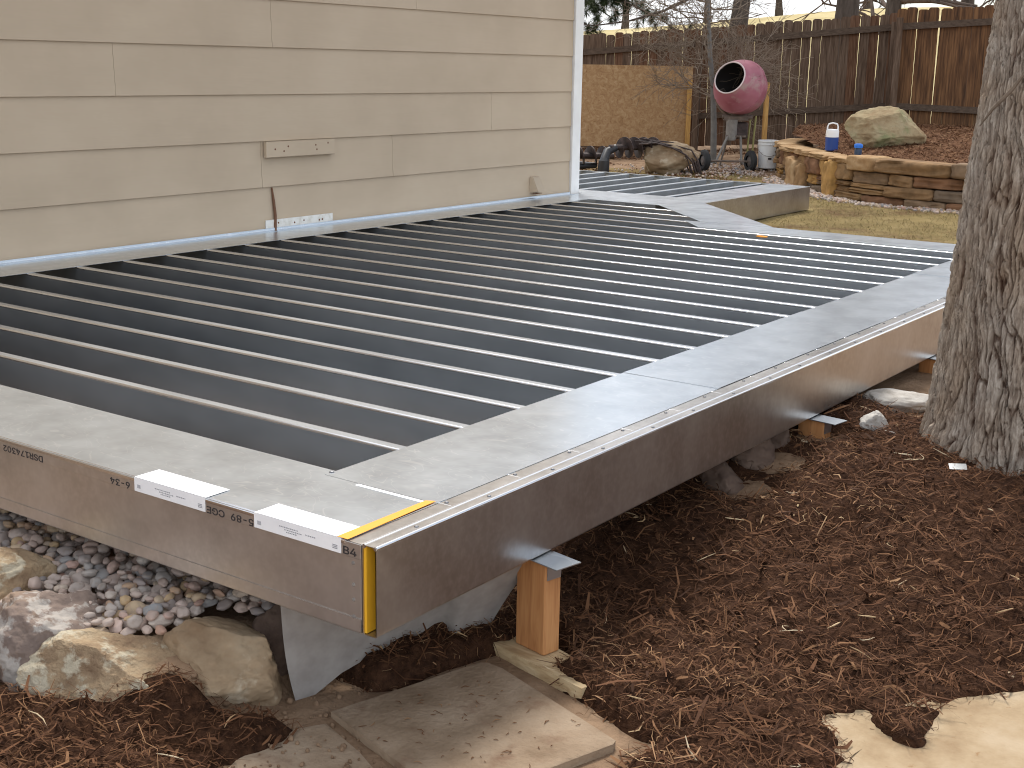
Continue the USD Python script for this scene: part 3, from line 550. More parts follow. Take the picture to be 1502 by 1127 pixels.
def seen_size(c, r):
    d_ = np.array(c) - EYE; z_ = d_ @ fw; u_ = d_ @ rt / z_ * FOC
    return r / z_ + c[2] * 0.02 if -0.52 < u_ and c[1] < 0.35 else 0
order = sorted(range(len(pm)), key=lambda i: -seen_size(pp[i], pr_[i]))
for i in order[:300]: toned(bedt.part('pebble', pm[i], 'pebble_single', True), rng.random())
toned(bedt.part('small_pebbles', cat_([pm[i] for i in order[300:]]), 'pebble_stone', True, kind='stuff'), per_piece([len(pm[i].vertices) for i in order[300:]]))

# paver, split board, sandstone, fabric
slab = trimesh.convex.convex_hull(np.array([(x, y, z) for x, y in ((-0.235, 0.085), (-0.225, 0.10), (-0.105, 0.545), (-0.08, 0.56), (-0.03, 0.555), (0.425, 0.405), (0.43, 0.385), (0.29, -0.045), (0.27, -0.06)) for z in (-0.575, -0.524)] + [(x, y, -0.519) for x, y in ((-0.222, 0.09), (-0.10, 0.535), (-0.08, 0.55), (-0.03, 0.545), (0.415, 0.398), (0.28, -0.04))]))
single('paving_slab', slab, 'concrete_slab', 'square dirty concrete paving slab lying in front of the deck corner', 'slab', smooth=25)
slab2 = trimesh.convex.convex_hull(np.array([(x, y, z) for x, y in ((-0.29, -0.13), (-0.255, -0.02), (-0.215, 0.045), (-0.05, -0.01), (0.14, -0.10), (0.05, -0.42), (-0.2, -0.40)) for z in (-0.58, -0.534)] + [(x, y, -0.529) for x, y in ((-0.275, -0.12), (-0.21, 0.03), (0.12, -0.10), (0.04, -0.40))]))
single('paving_slab', slab2, 'concrete_slab', 'tan slab crusted with soil at the bottom edge left of the square paving slab', 'slab', smooth=25)
# split board under the near post: jagged left end
r_ = np.random.default_rng(5)
ls = np.linspace(0, 1, 13); bp = []
A0, A1, B0, B1 = np.array([-0.215, 0.655]), np.array([-0.20, 0.80]), np.array([0.215, 0.556]), np.array([0.23, 0.66])
left = [A0 + (A1 - A0) * t + np.array([r_.uniform(-0.02, 0.035), 0]) for t in np.linspace(0, 1, 9)]
right = [B1 + (B0 - B1) * t + np.array([r_.uniform(-0.03, 0.02), 0]) for t in np.linspace(0, 1, 7)]
bd = flat([tuple(q) for q in left + right][::-1] if Polygon([tuple(q) for q in left + right]).exterior.is_ccw is False else [tuple(q) for q in left + right], -0.548, -0.5055)
single('split_board', bd, 'raw_board', 'broken pale board lying flat under the near cedar post', 'board')
sst = trimesh.convex.convex_hull(np.array([(x, y, z) for x, y in ((0.62, 0.80), (0.80, 0.52), (1.25, 0.66), (1.95, 1.10), (2.0, 1.75), (1.3, 1.75), (0.72, 1.20)) for z in (-0.60, -0.56)] + [(x, y, -0.521 + 0.10 * max(0, y - 0.80)) for x, y in ((0.65, 0.80), (0.81, 0.55), (1.24, 0.69), (1.9, 1.12), (1.95, 1.7), (1.31, 1.70), (0.75, 1.17))]))
single('sandstone_slab', sst, 'sandstone', 'pale yellow sandstone slab half covered by mulch at the lower right corner', 'slab', smooth=25)
# grey ground cloth hanging from the deck corner
us, vs_ = np.linspace(0, 1, 50), np.linspace(0, 1, 20)
def cloth(u, v):
    top = np.stack([-0.37 + 0.355 * u, 0.045 + 0.66 * u ** 1.4, np.full_like(u, -H + 0.004)], -1)
    bz = np.interp(u, [0, 0.05, 0.2, 0.35, 0.5, 0.62, 0.70, 0.75, 0.79, 0.9, 1.0], [-0.555, -0.55, -0.500, -0.478, -0.468, -0.462, -0.442, -0.445, -0.54, -0.535, -0.52])
    bot = np.stack([-0.365 + 0.16 * u, 0.10 + 0.62 * u, bz], -1)
    p = top + (bot - top) * (v ** 0.9)[..., None]
    w = 0.006 * np.sin(u * 11 + 2 * v) * v + 0.012 * np.sin(v * 3.1)
    p[..., 0] -= w * 0.6; p[..., 1] -= w * 0.6
    return p
Ug, Vg = np.meshgrid(us, vs_, indexing='ij'); cp = cloth(Ug.ravel(), Vg.ravel())
i, j = np.meshgrid(np.arange(49), np.arange(19), indexing='ij'); q = np.stack([i * 20 + j, (i + 1) * 20 + j, (i + 1) * 20 + j + 1, i * 20 + j + 1], -1).reshape(-1, 4)
f1 = np.vstack([q[:, [0, 1, 2]], q[:, [0, 2, 3]]])
off = np.array([0.7, -0.7, 0]) * 0.0008
single('ground_cloth', trimesh.Trimesh(np.vstack([cp, cp - off]), np.vstack([f1, f1[:, ::-1] + len(cp)]), process=False), 'fabric_grey', 'grey weed cloth hanging ragged from below the deck corner', 'cloth', smooth=True)

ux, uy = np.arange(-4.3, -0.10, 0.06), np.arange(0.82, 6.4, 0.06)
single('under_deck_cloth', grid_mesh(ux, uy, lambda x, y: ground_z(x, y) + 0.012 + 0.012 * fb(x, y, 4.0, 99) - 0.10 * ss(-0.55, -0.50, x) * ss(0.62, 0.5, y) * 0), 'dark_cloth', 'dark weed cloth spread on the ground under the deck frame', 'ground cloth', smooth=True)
# mulch: rough bed and shredded fibres
def mulch_mask(x, y):
    nz = 0.22 * fb(x, y, 3.0, 41) + 0.10 * fb(x, y, 11.0, 43)
    right = np.minimum.reduce([ss(-0.10, 0.10, x - 0.05 + 0.45 * ss(0.72, 1.0, y) + nz * 0.6), ss(0.0, 0.12, y - 0.33 + 0.22 * np.clip(x, 0, 1) - 0.20 * ss(0.9, 1.5, x) + nz)])
    slabd = 1 - ss(0.02, 0.10, (0.335 * (x + 0.2) - 0.0) * 0 + np.maximum(np.abs((x - 0.10) * 0.957 + (y - 0.25) * -0.29) - 0.26, np.abs((x - 0.10) * 0.29 + (y - 0.25) * 0.957) - 0.26) + 0.4 * nz)
    sand = 1 - ss(-0.03, 0.05, np.minimum((x - 0.77 - (0.81 - y) * 0.42) * 0.92, (0.81 + 1.1 * (x - 0.77) - y) * 0.67) + nz * 0.95 - 0.055 - 0.24 * np.exp(-((x - 0.99) ** 2 + (y - 0.92) ** 2) / 0.005) - 0.18 * np.exp(-((x - 1.0) ** 2 + (y - 0.84) ** 2) / 0.003) - 0.16 * np.exp(-((x - 1.05) ** 2 + (y - 0.79) ** 2) / 0.0025))
    left = np.minimum(ss(-0.16, -0.30, x + nz), ss(-0.04, 0.07, -0.325 + 0.50 * (np.clip(x, -1.3, -0.2) + 0.85) - y + 0.6 * nz))
    m = np.maximum(right * (1 - slabd), left)
    under = np.minimum.reduce([ss(-0.95, -0.80, x), ss(-0.02, -0.12, x), ss(0.22, 0.32, y + 0.4 * nz), ss(1.1, 1.0, y)]) * (1 - slabd)
    m = np.maximum(m, under)
    m = m * np.where(x > 0.6, sand, 1.0)
    far = ss(3.30, 2.95, y + 0.35 * (x - 0.1) + nz)
    for px_, py_ in ((0.03, 2.58), (0.02, 1.98), (0.02, 2.25)): m = m * (1 - 0.75 * np.exp(-((x - px_) ** 2 + (y - py_) ** 2) / 0.018))
    return m * far
def mulch_z(x, y):
    m = mulch_mask(x, y)
    return ground_z(x, y) - 0.05 + m * (0.104 + 0.13 * fb(x, y, 3.6, 47) + 0.08 * fb(x, y, 14.0, 49))
mx, my = np.arange(-2.0, 2.8, 0.018), np.arange(-1.3, 4.7, 0.018)
mt = T('mulch', 'dark red brown shredded bark mulch spread beside the deck', 'mulch', (0, 0, 0), kind='stuff')
mt.part('mulch_bed', grid_mesh(mx, my, mulch_z), 'mulch_base', True, kind='stuff')
N = 150000
x = rng.uniform(-1.9, 2.6, N); y = rng.uniform(-1.2, 4.5, N)
dist = np.hypot(x - EYE[0], y - EYE[1])
keep = (mulch_mask(x, y) > 0.10) & (rng.random(N) < np.clip((3.4 / dist) ** 1.3, 0.25, 1)); x, y, dist = x[keep], y[keep], dist[keep]; N = len(x)
th = rng.uniform(0, 2 * np.pi, N) + 0
d = np.stack([np.cos(th), np.sin(th), rng.normal(size=N) * 0.38], 1)
L = np.clip(rng.lognormal(-3.25, 0.6, N), 0.010, 0.16); W = np.clip(rng.lognormal(-5.95, 0.6, N), 0.0009, 0.011)
z = mulch_z(x, y) + np.abs(rng.normal(size=N)) * 0.010 + 0.002
tn = np.repeat(rng.random(N) * np.clip(0.84 + 1.1 * fb(x, y, 2.6, 91), 0.45, 1.0), 6)
toned(mt.part('bark_fibres', ribbons(np.stack([x, y, z], 1), d, L, W, rng.normal(size=N) * L * 0.16, rng.normal(size=N) * L * 0.10 + 0.002, rng.normal(size=(N, 3))), 'mulch_fibre', False, kind='stuff'), tn)
# pale splinters that can be picked out one by one
spl = 0
while spl < 72:
    x, y = rng.uniform(-1.5, 2.0), rng.uniform(-0.9, 3.2)
    if float(mulch_mask(np.array(x), np.array(y))) < 0.6: continue
    pz = float(mulch_z(np.array(x), np.array(y))) + 0.016
    a = rng.uniform(0, 6.28); l = rng.uniform(0.02, 0.075); tl = rng.normal() * 0.25; dv = np.array([math.cos(a), math.sin(a), tl])
    bend = rng.normal() * 0.012 * np.array([-dv[1], dv[0], 0.3])
    pts = [np.array([x, y, pz]) + dv * l * t + bend * (0.25 - t * t) * 4 for t in (-0.5, -0.17, 0.17, 0.5)]
    rad = rng.uniform(0.0012, 0.0028)
    toned(single('wood_splinter', tube(pts, [rad * 0.4, rad, rad * 0.9, rad * 0.3], 5), 'pale_splinter', 'thin pale wood splinter lying loose on the dark mulch', 'splinter', 'pale wood splinters scattered on the mulch', smooth=True), rng.random())
    spl += 1
# bits on the slab and on the sandstone
bits = []
for k in range(150):
    if k % 2: x, y, zz = rng.uniform(-0.12, 0.36), rng.uniform(0.02, 0.48), -0.5175
    else: x, y, zz = rng.uniform(0.76, 1.3), rng.uniform(0.62, 1.0), -0.5195
    a = rng.uniform(0, 6.28); l = rng.uniform(0.004, 0.026)
    bits.append(tube([(x, y, zz), (x + math.cos(a) * l * 0.5, y + math.sin(a) * l * 0.5, zz + 0.002), (x + math.cos(a + 0.3) * l, y + math.sin(a + 0.3) * l, zz)], [0.0007, rng.uniform(0.0008, 0.0018), 0.0006], 4))
toned(mt.part('loose_bits', cat_(bits), 'mulch_fibre', False, kind='stuff'), 0.35 + 0.55 * per_piece([len(b_.vertices) for b_ in bits]))
cl = []
for k in range(900):
    x, y = rng.uniform(-0.55, 0.35), rng.uniform(-0.5, 0.35)
    s = 0.003 + 0.007 * rng.random() ** 3
    o = trimesh.creation.icosphere(0); cl.append(trimesh.Trimesh(o.vertices * s * rng.uniform(0.7, 1.3, 3) + [x, y, max(quick(_TG, x, y), -0.528 if (-0.24 < x < 0.1 and y < -0.02 + 0.0 * x) else -9) + s * 0.4], o.faces, process=False))
single('soil_crumbs', cat_(cl), 'soil', 'loose tan soil crumbs around the paving slab', 'soil', kind='stuff', smooth=True)

# ---------------------------------------------------------------- big tree on the right
TC = np.array([0.765, 2.93])
tree = T('big_tree', 'thick old tree trunk with deeply furrowed grey bark at the right edge', 'tree', (TC[0], TC[1], -0.4))
zs = np.r_[np.linspace(-0.5, 1.75, 620), np.linspace(1.78, 3.6, 60)]
ths = np.r_[np.linspace(math.radians(150), math.radians(380), 620, endpoint=False), np.linspace(math.radians(20), math.radians(150), 90, endpoint=False)]
nz_, nt = len(zs), len(ths)
ZZ, TT = np.meshgrid(zs, ths, indexing='ij')
Rr = 0.385 - 0.028 * ZZ - 0.030 * np.maximum(ZZ - 0.3, 0) + 0.075 * np.exp(-(ZZ + 0.36) / 0.15) * (1 + 0.22 * np.sin(TT * 5 + 1.0))
Rr = np.minimum(Rr, 0.66)
cxx = 0.008 * ZZ
c3 = np.stack([np.cos(TT), np.sin(TT), ZZ], -1)
w1 = meshkit.fbm(c3 * [3.2, 3.2, 2.6], 3, 61) - 0.5; w2 = meshkit.fbm(c3 * [9, 9, 7.0] + 9, 3, 63) - 0.5
from scipy.spatial import cKDTree
def plates(cw, ch, seed, warp):
    rr = np.random.default_rng(seed); circ = 2 * np.pi * 0.40; n_ = int(circ / cw * 4.3 / ch)
    p_ = np.stack([rr.uniform(0, circ, n_) / cw, rr.uniform(-0.6, 3.7, n_) / ch], 1); hgt = rr.uniform(0, 1, n_)
    allp = np.vstack([p_, p_ + [circ / cw, 0], p_ - [circ / cw, 0]])
    q_ = np.stack([(np.mod(TT, 2 * np.pi) * 0.40 + warp + 0.10 * (ZZ + 0.5)) / cw, (ZZ + 0.5 * warp) / ch], -1).reshape(-1, 2)
    dd, ii = cKDTree(allp).query(q_, k=2)
    return (dd[:, 1] - dd[:, 0]).reshape(ZZ.shape), hgt[ii[:, 0] % n_].reshape(ZZ.shape)
e1, h1 = plates(0.025, 0.20, 65, 0.09 * w1 + 0.045 * w2)
e2, h2 = plates(0.012, 0.075, 66, 0.05 * w1 + 0.030 * w2)
r3 = meshkit.fbm(c3 * [30, 30, 16.0], 4, 69) - 0.5; r4 = meshkit.fbm(c3 * [70, 70, 34.0], 2, 70) - 0.5
st_ = meshkit.fbm(np.stack([np.cos(TT + 0.2 * w1) * 46, np.sin(TT + 0.2 * w1) * 46, ZZ * 9.0], -1), 3, 73) - 0.5
rel = 0.40 * ss(0.03, 0.17, e1 + 0.10 * r3) + 0.24 * h1 + 0.10 * ss(0.02, 0.2, e2) + 0.24 * h2 + 0.42 * r3 + 0.34 * r4 + 0.55 * st_
rel = np.clip(rel, 0, 1.05)
Rr = Rr + 0.027 * (rel - 0.6) + 0.012 * w1
tvx = np.stack([TC[0] + cxx + Rr * np.cos(TT), TC[1] + Rr * np.sin(TT), ZZ], -1).reshape(-1, 3)
i, j = np.meshgrid(np.arange(nz_ - 1), np.arange(nt), indexing='ij'); k = (j + 1) % nt
q = np.stack([i * nt + j, i * nt + k, (i + 1) * nt + k, (i + 1) * nt + j], -1).reshape(-1, 4)
tm = tree.part('trunk', trimesh.Trimesh(tvx, np.vstack([q[:, [0, 1, 2]], q[:, [0, 2, 3]]]), process=False), 'bark', True)
UsdGeom.PrimvarsAPI(tm).CreatePrimvar('relief', Sdf.ValueTypeNames.FloatArray, 'vertex').Set(Vt.FloatArray.FromNumpy(rel.ravel().astype(np.float32)))
for a, ln in ((0.6, 2.6), (2.4, 2.2), (4.4, 2.8)):
    p0 = np.array([TC[0] + 0.03, TC[1], 3.3])
    pts = [p0 + np.array([math.cos(a), math.sin(a), 0]) * ln * t ** 1.2 + np.array([0, 0, 1.0]) * ln * 1.1 * t for t in np.linspace(0, 1, 8)]
    tree.part('limb', tube(pts, np.linspace(0.2, 0.06, 8), 14), 'far_bark', True)
# a peeling strip of bark
tree.part('bark_strip', tube([(0.515, 2.63, 0.92), (0.57, 2.565, 0.98), (0.64, 2.53, 1.05), (0.70, 2.52, 1.14)], [0.002, 0.006, 0.007, 0.003], 5), 'twig_bark', label='loose pale strip of peeling bark')

# ---------------------------------------------------------------- stone retaining wall with its bed
path = np.array([(-0.6, 11.0), (-1.6, 11.02), (-2.45, 11.08), (-3.05, 11.22), (-3.5, 11.58), (-3.95, 12.1), (-4.45, 12.72), (-4.95, 13.35), (-5.25, 14.1), (-5.35, 14.9)])
seg = np.r_[0, np.cumsum(np.hypot(*np.diff(path, axis=0).T))]; TL = seg[-1]
def along(s):
    return np.array([np.interp(s, seg, path[:, 0]), np.interp(s, seg, path[:, 1])])
wall = T('stone_wall', 'dry stacked sandstone retaining wall curving round the raised bed', 'wall', (-3.0, 11.3, -0.28))
def wstone(s0, s1, z0, z1, seed, depth=0.24, name='stone', mt_=None, proud=0.0, rr=0.10):
    a, b = along(s0), along(s1); c = (a + b) / 2; t = (b - a); ln = np.linalg.norm(t); t /= ln
    nrm = np.array([t[1], -t[0]])
    nrm = nrm if nrm @ (np.array([1.9, -2.1]) - c) > 0 else -nrm
    m = trimesh.creation.box([2, 2, 2]).subdivide().subdivide().subdivide(); v = m.vertices.copy()
    v[:, 0] += 0.10 * v[:, 2] * np.sin(seed * 2.3)
    sup = (np.abs(v) ** 11).sum(1, keepdims=True) ** (1 / 11); v = v / sup
    r = np.random.default_rng(seed)
    nn = meshkit.fbm(v * 1.3 + seed * 7.7, 4, seed) - 0.5
    v = v * (1 + rr * 2.2 * nn)[:, None]; v[:, 1] *= 1 + 0.35 * (meshkit.noise(v * 2.2 + seed * 1.7, seed) - 0.5)
    v[:, 2] += 0.12 * v[:, 0] * r.normal() * 0.6
    x_, y_, z_ = v.T * np.array([[ln / 2 * 1.02], [depth / 2], [(z1 - z0) / 2 * 1.03]])
    pc = c - nrm * (depth / 2 - 0.11 - proud)
    V = np.stack([pc[0] + x_ * t[0] - y_ * nrm[0], pc[1] + x_ * t[1] - y_ * nrm[1], (z0 + z1) / 2 + z_], 1)
    wall.part(name, trimesh.Trimesh(V, m.faces, process=False), mt_ or 'wall_stone_' + r.choice(list('aabbccdeff')), 40)
sd = 100
zrows = [-0.30, -0.15, -0.035, 0.085]
for ri in range(3):
    s = -rng.uniform(0, 0.2)
    while s < TL:
        top_ = 0.142 if (ri == 2 and s > 2.3) else zrows[ri + 1]
        l = rng.uniform(0.18, 0.55); e = min(s + l, TL)
        if e - s > 0.08:
            zb = zrows[ri] + rng.uniform(-0.012, 0.012)
            if rng.random() < 0.16 and ri < 2 and l < 0.3:
                wstone(max(s, 0), e - 0.006, zb, zrows[ri + 1] + 0.02, sd, proud=rng.uniform(-0.02, 0.03))
            elif rng.random() < 0.25:
                mid = (zrows[ri] + zrows[ri + 1]) / 2
                wstone(max(s, 0), e - 0.006, zb, mid - 0.003, sd, proud=rng.uniform(-0.02, 0.02)); sd += 1
                wstone(max(s, 0), e - 0.006, mid + 0.003, top_ - 0.004, sd, proud=rng.uniform(-0.02, 0.02))
            else:
                wstone(max(s, 0), e - 0.006, zb, top_ - 0.004, sd, proud=rng.uniform(-0.02, 0.03))
            sd += 1
        s = e
s = 0.0
while s < TL - 0.1:
    e = min(s + rng.uniform(0.40, 0.85), TL); wstone(s, e - 0.008, 0.09 if s < 2.4 else 0.14, (0.232 if s < 2.4 else 0.205) + rng.uniform(-0.008, 0.012), sd, depth=0.30, name='cap_stone', mt_='cap_stone' if s > 2.2 else ('wall_stone_a' if rng.random() < 0.6 else 'wall_stone_c'), proud=rng.uniform(0.0, 0.04), rr=0.06); sd += 1
    s = e
wstone(3.0, 3.26, -0.29, 0.12, 901, 0.16, 'stone', 'wall_stone_d', 0.05, 0.34)
wstone(4.22, 4.55, -0.29, 0.08, 902, 0.2, 'stone', 'cap_stone', 0.10, 0.32); wstone(3.95, 4.22, -0.29, 0.04, 905, 0.2, 'stone', 'wall_stone_b', 0.08, 0.32)
def bed_z(x, y):
    return 0.175 + 0.21 * ss(11.3, 14.6, y) + 0.05 * fb(x, y, 2.0, 81) + 0.03 * fb(x, y, 9.0, 83)
bpoly = Polygon([tuple(p_ + np.array([0.04, 0.10])) for p_ in path] + [(-4.6, 16.6), (0.2, 16.6), (0.2, 11.1)]).buffer(0)
bm_ = grid_mesh(np.arange(-5.6, 0.3, 0.06), np.arange(10.9, 16.8, 0.06), bed_z)
from shapely import contains_xy
fc = bm_.vertices[bm_.faces].mean(1); bm_ = trimesh.Trimesh(bm_.vertices, bm_.faces[contains_xy(bpoly, fc[:, 0], fc[:, 1])], process=True)
single('raised_bed_soil', bm_, 'bed_soil', kind='structure', smooth=True)
n = 16000; gx, gy = rng.uniform(-5.2, 0.1, n), rng.uniform(11.2, 16.4, n); k = contains_xy(bpoly, gx, gy); gx, gy = gx[k], gy[k]; n = len(gx)
d = rng.normal(size=(n, 3)) * [1, 1, 0.35]; L = rng.uniform(0.03, 0.10, n)
toned(single('bed_litter', ribbons(np.stack([gx, gy, bed_z(gx, gy) + 0.012], 1), d, L, rng.uniform(0.004, 0.014, n), np.zeros(n), rng.normal(size=n) * 0.01, rng.normal(size=(n, 3))), 'leaf_litter',
    'rust brown bark and leaf litter covering the raised bed', 'leaf litter', kind='stuff', smooth=False), np.repeat(rng.random(n), 6))
n = 9000; gx, gy = rng.uniform(-9.5, -4.6, n), rng.uniform(12.0, 16.3, n); k = ~contains_xy(bpoly, gx, gy) & (fb(gx, gy, 1.2, 97) > -0.03); gx, gy = gx[k], gy[k]; n = len(gx)
d = rng.normal(size=(n, 3)) * [1, 1, 0.3]; L = rng.uniform(0.03, 0.09, n)
toned(single('yard_litter', ribbons(np.stack([gx, gy, np.maximum(ground_z(gx, gy), np.where((gx > -9.4) & (gy < 14.4), lawn_z(gx, gy), -9)) + 0.010], 1), d, L, rng.uniform(0.006, 0.02, n), np.zeros(n), rng.normal(size=n) * 0.01, rng.normal(size=(n, 3))), 'leaf_litter',
    'brown leaf litter on the ground around the mixer and below the fence', 'leaf litter', kind='stuff', smooth=False), np.repeat(rng.random(n), 6))
# gravel along the foot of the wall
n = 1500; s_ = rng.uniform(0, 5.2, n); gv = []
o = trimesh.creation.icosphere(1)
for k in range(n):
    a = along(s_[k]); t = along(min(s_[k] + 0.05, TL)) - along(s_[k] - 0.05); t /= np.linalg.norm(t); nr = np.array([t[1], -t[0]]); nr = nr if nr @ (EYE[:2] - a) > 0 else -nr
    p_ = a + nr * (0.14 + abs(rng.normal()) * 0.10); r = rng.uniform(0.008, 0.022)
    gv.append(trimesh.Trimesh(o.vertices * r * rng.uniform(0.7, 1.3, 3) + [p_[0], p_[1], quick(_TL, p_[0], p_[1]) + r * 0.5], o.faces, process=False))
for k in range(700):
    p_ = np.array([-6.0, 13.6]) + rng.normal(size=2) * [0.55, 0.5]; r = rng.uniform(0.008, 0.02)
    gv.append(trimesh.Trimesh(o.vertices * r * rng.uniform(0.7, 1.3, 3) + [p_[0], p_[1], max(quick(_TG, *p_), quick(_TL, *p_)) + r * 0.5], o.faces, process=False))
toned(single('pale_gravel', cat_(gv), 'pebble_stone', 'pale gravel along the foot of the stone wall and around the mixer', 'gravel', kind='stuff', smooth=True), per_piece([len(g_.vertices) for g_ in gv]))
single('boulder', rock((-3.56, 12.95, 0.44), (0.98, 0.62, 0.62), 207, 14, 5, 0.20, 0.75, 1.3), 'rock_pale', 'big pale angular boulder on the raised bed behind the blue jug', 'boulder')
# jug and bottle on the wall
J = along(4.02) + np.array([0.09, 0.16]); jz = 0.215
J = np.array([-3.93, 12.28]); 
jug = T('water_jug', 'blue and white water jug with a loop handle on the stone wall', 'jug', (J[0], J[1], jz))
jug.part('body', lathe([(0, 0), (0.066, 0), (0.072, 0.008), (0.073, 0.15), (0.072, 0.152)], (J[0], J[1], jz), n=28), 'jug_blue')
jug.part('lid', lathe([(0.0728, 0.1525), (0.0735, 0.16), (0.073, 0.222), (0.066, 0.236), (0.05, 0.242), (0, 0.244)], (J[0], J[1], jz), n=28), 'jug_white')
hx_, hy_ = rt[0] * 0.06, rt[1] * 0.06
jug.part('handle', tube([(J[0] - hx_, J[1] - hy_, jz + 0.215), (J[0] - hx_, J[1] - hy_, jz + 0.27), (J[0] - hx_ * 0.8, J[1] - hy_ * 0.8, jz + 0.30), (J[0], J[1], jz + 0.312), (J[0] + hx_ * 0.8, J[1] + hy_ * 0.8, jz + 0.30), (J[0] + hx_, J[1] + hy_, jz + 0.27), (J[0] + hx_, J[1] + hy_, jz + 0.215)], 0.009, 8), 'jug_white')
Bq = np.array([-3.42, 11.78]); bz = 0.215
bot = T('drink_bottle', 'small dark bottle with a bright blue cap on the stone wall', 'bottle', (Bq[0], Bq[1], bz))
bot.part('body', lathe([(0, 0), (0.036, 0), (0.04, 0.006), (0.04, 0.062), (0.036, 0.075)], (Bq[0], Bq[1], bz), n=20), 'bottle_body')
bot.part('cap', lathe([(0.037, 0.0752), (0.047, 0.078), (0.048, 0.105), (0.04, 0.118), (0.02, 0.122), (0, 0.123)], (Bq[0], Bq[1], bz), n=20), 'bottle_cap_blue')

# ---------------------------------------------------------------- cement mixer, bucket, stake
DC = np.array([-5.93, 13.93, 0.88])
toc = EYE - DC; toc /= np.linalg.norm(toc)
ax = toc * math.cos(0.62) + (-rt * 0.74 + up * 0.68) * math.sin(0.62); ax /= np.linalg.norm(ax)
mg = float(ground_z(-5.9, 13.7))
mix = T('cement_mixer', 'pink cement mixer with its dark drum mouth tilted towards the deck', 'cement mixer', (-5.9, 13.9, mg))
out_ = [(0.215, 0.285), (0.222, 0.283), (0.25, 0.24), (0.30, 0.16), (0.34, 0.08), (0.357, 0.03), (0.361, 0.012), (0.366, 0.010), (0.366, -0.030), (0.361, -0.032), (0.358, -0.06), (0.33, -0.16), (0.27, -0.27), (0.20, -0.33), (0.10, -0.35), (0, -0.355)]
drum = mix.part('drum', lathe(out_[::-1], DC, ax, 48), 'mixer_pink', 35)
mix.part('drum_inside', lathe([(0.206, 0.284), (0.24, 0.24), (0.29, 0.16), (0.335, 0.07), (0.345, 0), (0.32, -0.16), (0.2, -0.31), (0, -0.34)], DC, ax, 40), 'mixer_inside', 35, parent=drum)
th_ = np.linspace(0, 2 * np.pi, 41); fa, fbv, fd = frame_of(ax)
mix.part('drum_lip', tube([DC + ax * 0.287 + 0.213 * (fa * math.cos(t) + fbv * math.sin(t)) for t in th_], 0.010, 8, False), 'mixer_rim', True, parent=drum)
for t in (0.5, 3.0):
    mix.part('mixing_blade', trimesh.convex.convex_hull(np.array([DC + ax * a + (fa * math.cos(t) + fbv * math.sin(t)) * r + w * np.cross(ax, fa * math.cos(t) + fbv * math.sin(t)) for a, r in ((0.15, 0.27), (-0.1, 0.32), (0.12, 0.17), (-0.1, 0.2)) for w in (-0.004, 0.004)])), 'frame_steel', parent=drum)
rr_ = np.array([rt[0], rt[1], 0]); rr_ /= np.linalg.norm(rr_); ff_ = np.array([-rr_[1], rr_[0], 0])
B0 = np.array([-5.93, 13.93, 0.0])
def mp(a, b, z): return B0 + rr_ * a + ff_ * b + np.array([0, 0, z])
mix.part('cradle', cat_([tube([mp(-0.02 + 0.30 * math.sin(t), 0.05, 0.88 - 0.40 * math.cos(t)) for t in np.linspace(-1.15, 1.25, 14)], 0.022, 8), tube([mp(-0.2, 0.02, 0.485), mp(0.2, 0.02, 0.485)], 0.03, 8)]), 'frame_steel', True)
mix.part('crosshead', box(-0.16, 0.16, -0.06, 0.06, 0, 0.05).apply_transform(np.vstack([np.c_[rr_, ff_, [0, 0, 1], mp(-0.02, 0.03, 0.44)], [0, 0, 0, 1]])), 'frame_steel')
mix.part('gear_housing', lathe([(0, 0), (0.06, 0), (0.075, 0.03), (0.075, 0.20), (0.085, 0.27), (0, 0.27)], mp(-0.07, 0.02, 0.18), (0, 0, 1), 14), 'frame_grey')
mix.part('motor', box(-0.07, 0.10, -0.09, 0.09, 0, 0.22, 0.02).apply_transform(np.vstack([np.c_[rr_, ff_, [0, 0, 1], mp(0.05, 0.10, 0.20)], [0, 0, 0, 1]])), 'rust_steel')
for a0, a1, b0, b1 in ((-0.12, -0.30, -0.02, -0.22), (0.05, 0.05, -0.02, -0.22), (-0.10, -0.14, 0.06, 0.42), (0.06, 0.16, 0.06, 0.40)):
    mix.part('leg', tube([mp(a0, b0, 0.24), mp(a1, b1, mg + 0.10 if b1 < 0 else mg + 0.01)], 0.015, 8), 'frame_grey', True)
mix.part('top_brace', tube([mp(-0.14, -0.02, 0.235), mp(0.12, -0.02, 0.235)], 0.018, 8), 'frame_steel', True)
mix.part('axle', tube([mp(-0.42, -0.22, mg + 0.13), mp(0.14, -0.22, mg + 0.13)], 0.014, 8), 'frame_steel', True)
for a in (-0.445, 0.165):
    w = mix.part('wheel', lathe([(0.075, -0.035), (0.115, -0.038), (0.138, -0.02), (0.138, 0.02), (0.115, 0.038), (0.075, 0.035)], mp(a, -0.22, mg + 0.135), rr_ + 0.35 * ff_, 24), 'rubber_black')
    mix.part('hub', lathe([(0, -0.03), (0.03, -0.034), (0.074, -0.015), (0.076, 0.015), (0.03, 0.034), (0, 0.03)], mp(a, -0.22, mg + 0.135), rr_ + 0.35 * ff_, 20), 'wheel_rim', parent=w)
for a in (0.20, 0.27):
    mix.part('handle', tube([mp(a, 0.15, 0.50), mp(a - 0.015, 0.15, 0.2), mp(a - 0.02, 0.15, mg + 0.04)], 0.012, 6), 'handle_green', True)
bk = np.array([-5.49, 14.02]); bgz = float(ground_z(*bk)) + 0.02
bucket = T('plastic_bucket', 'white plastic bucket with dark red residue next to the mixer wheel', 'bucket', (bk[0], bk[1], bgz))
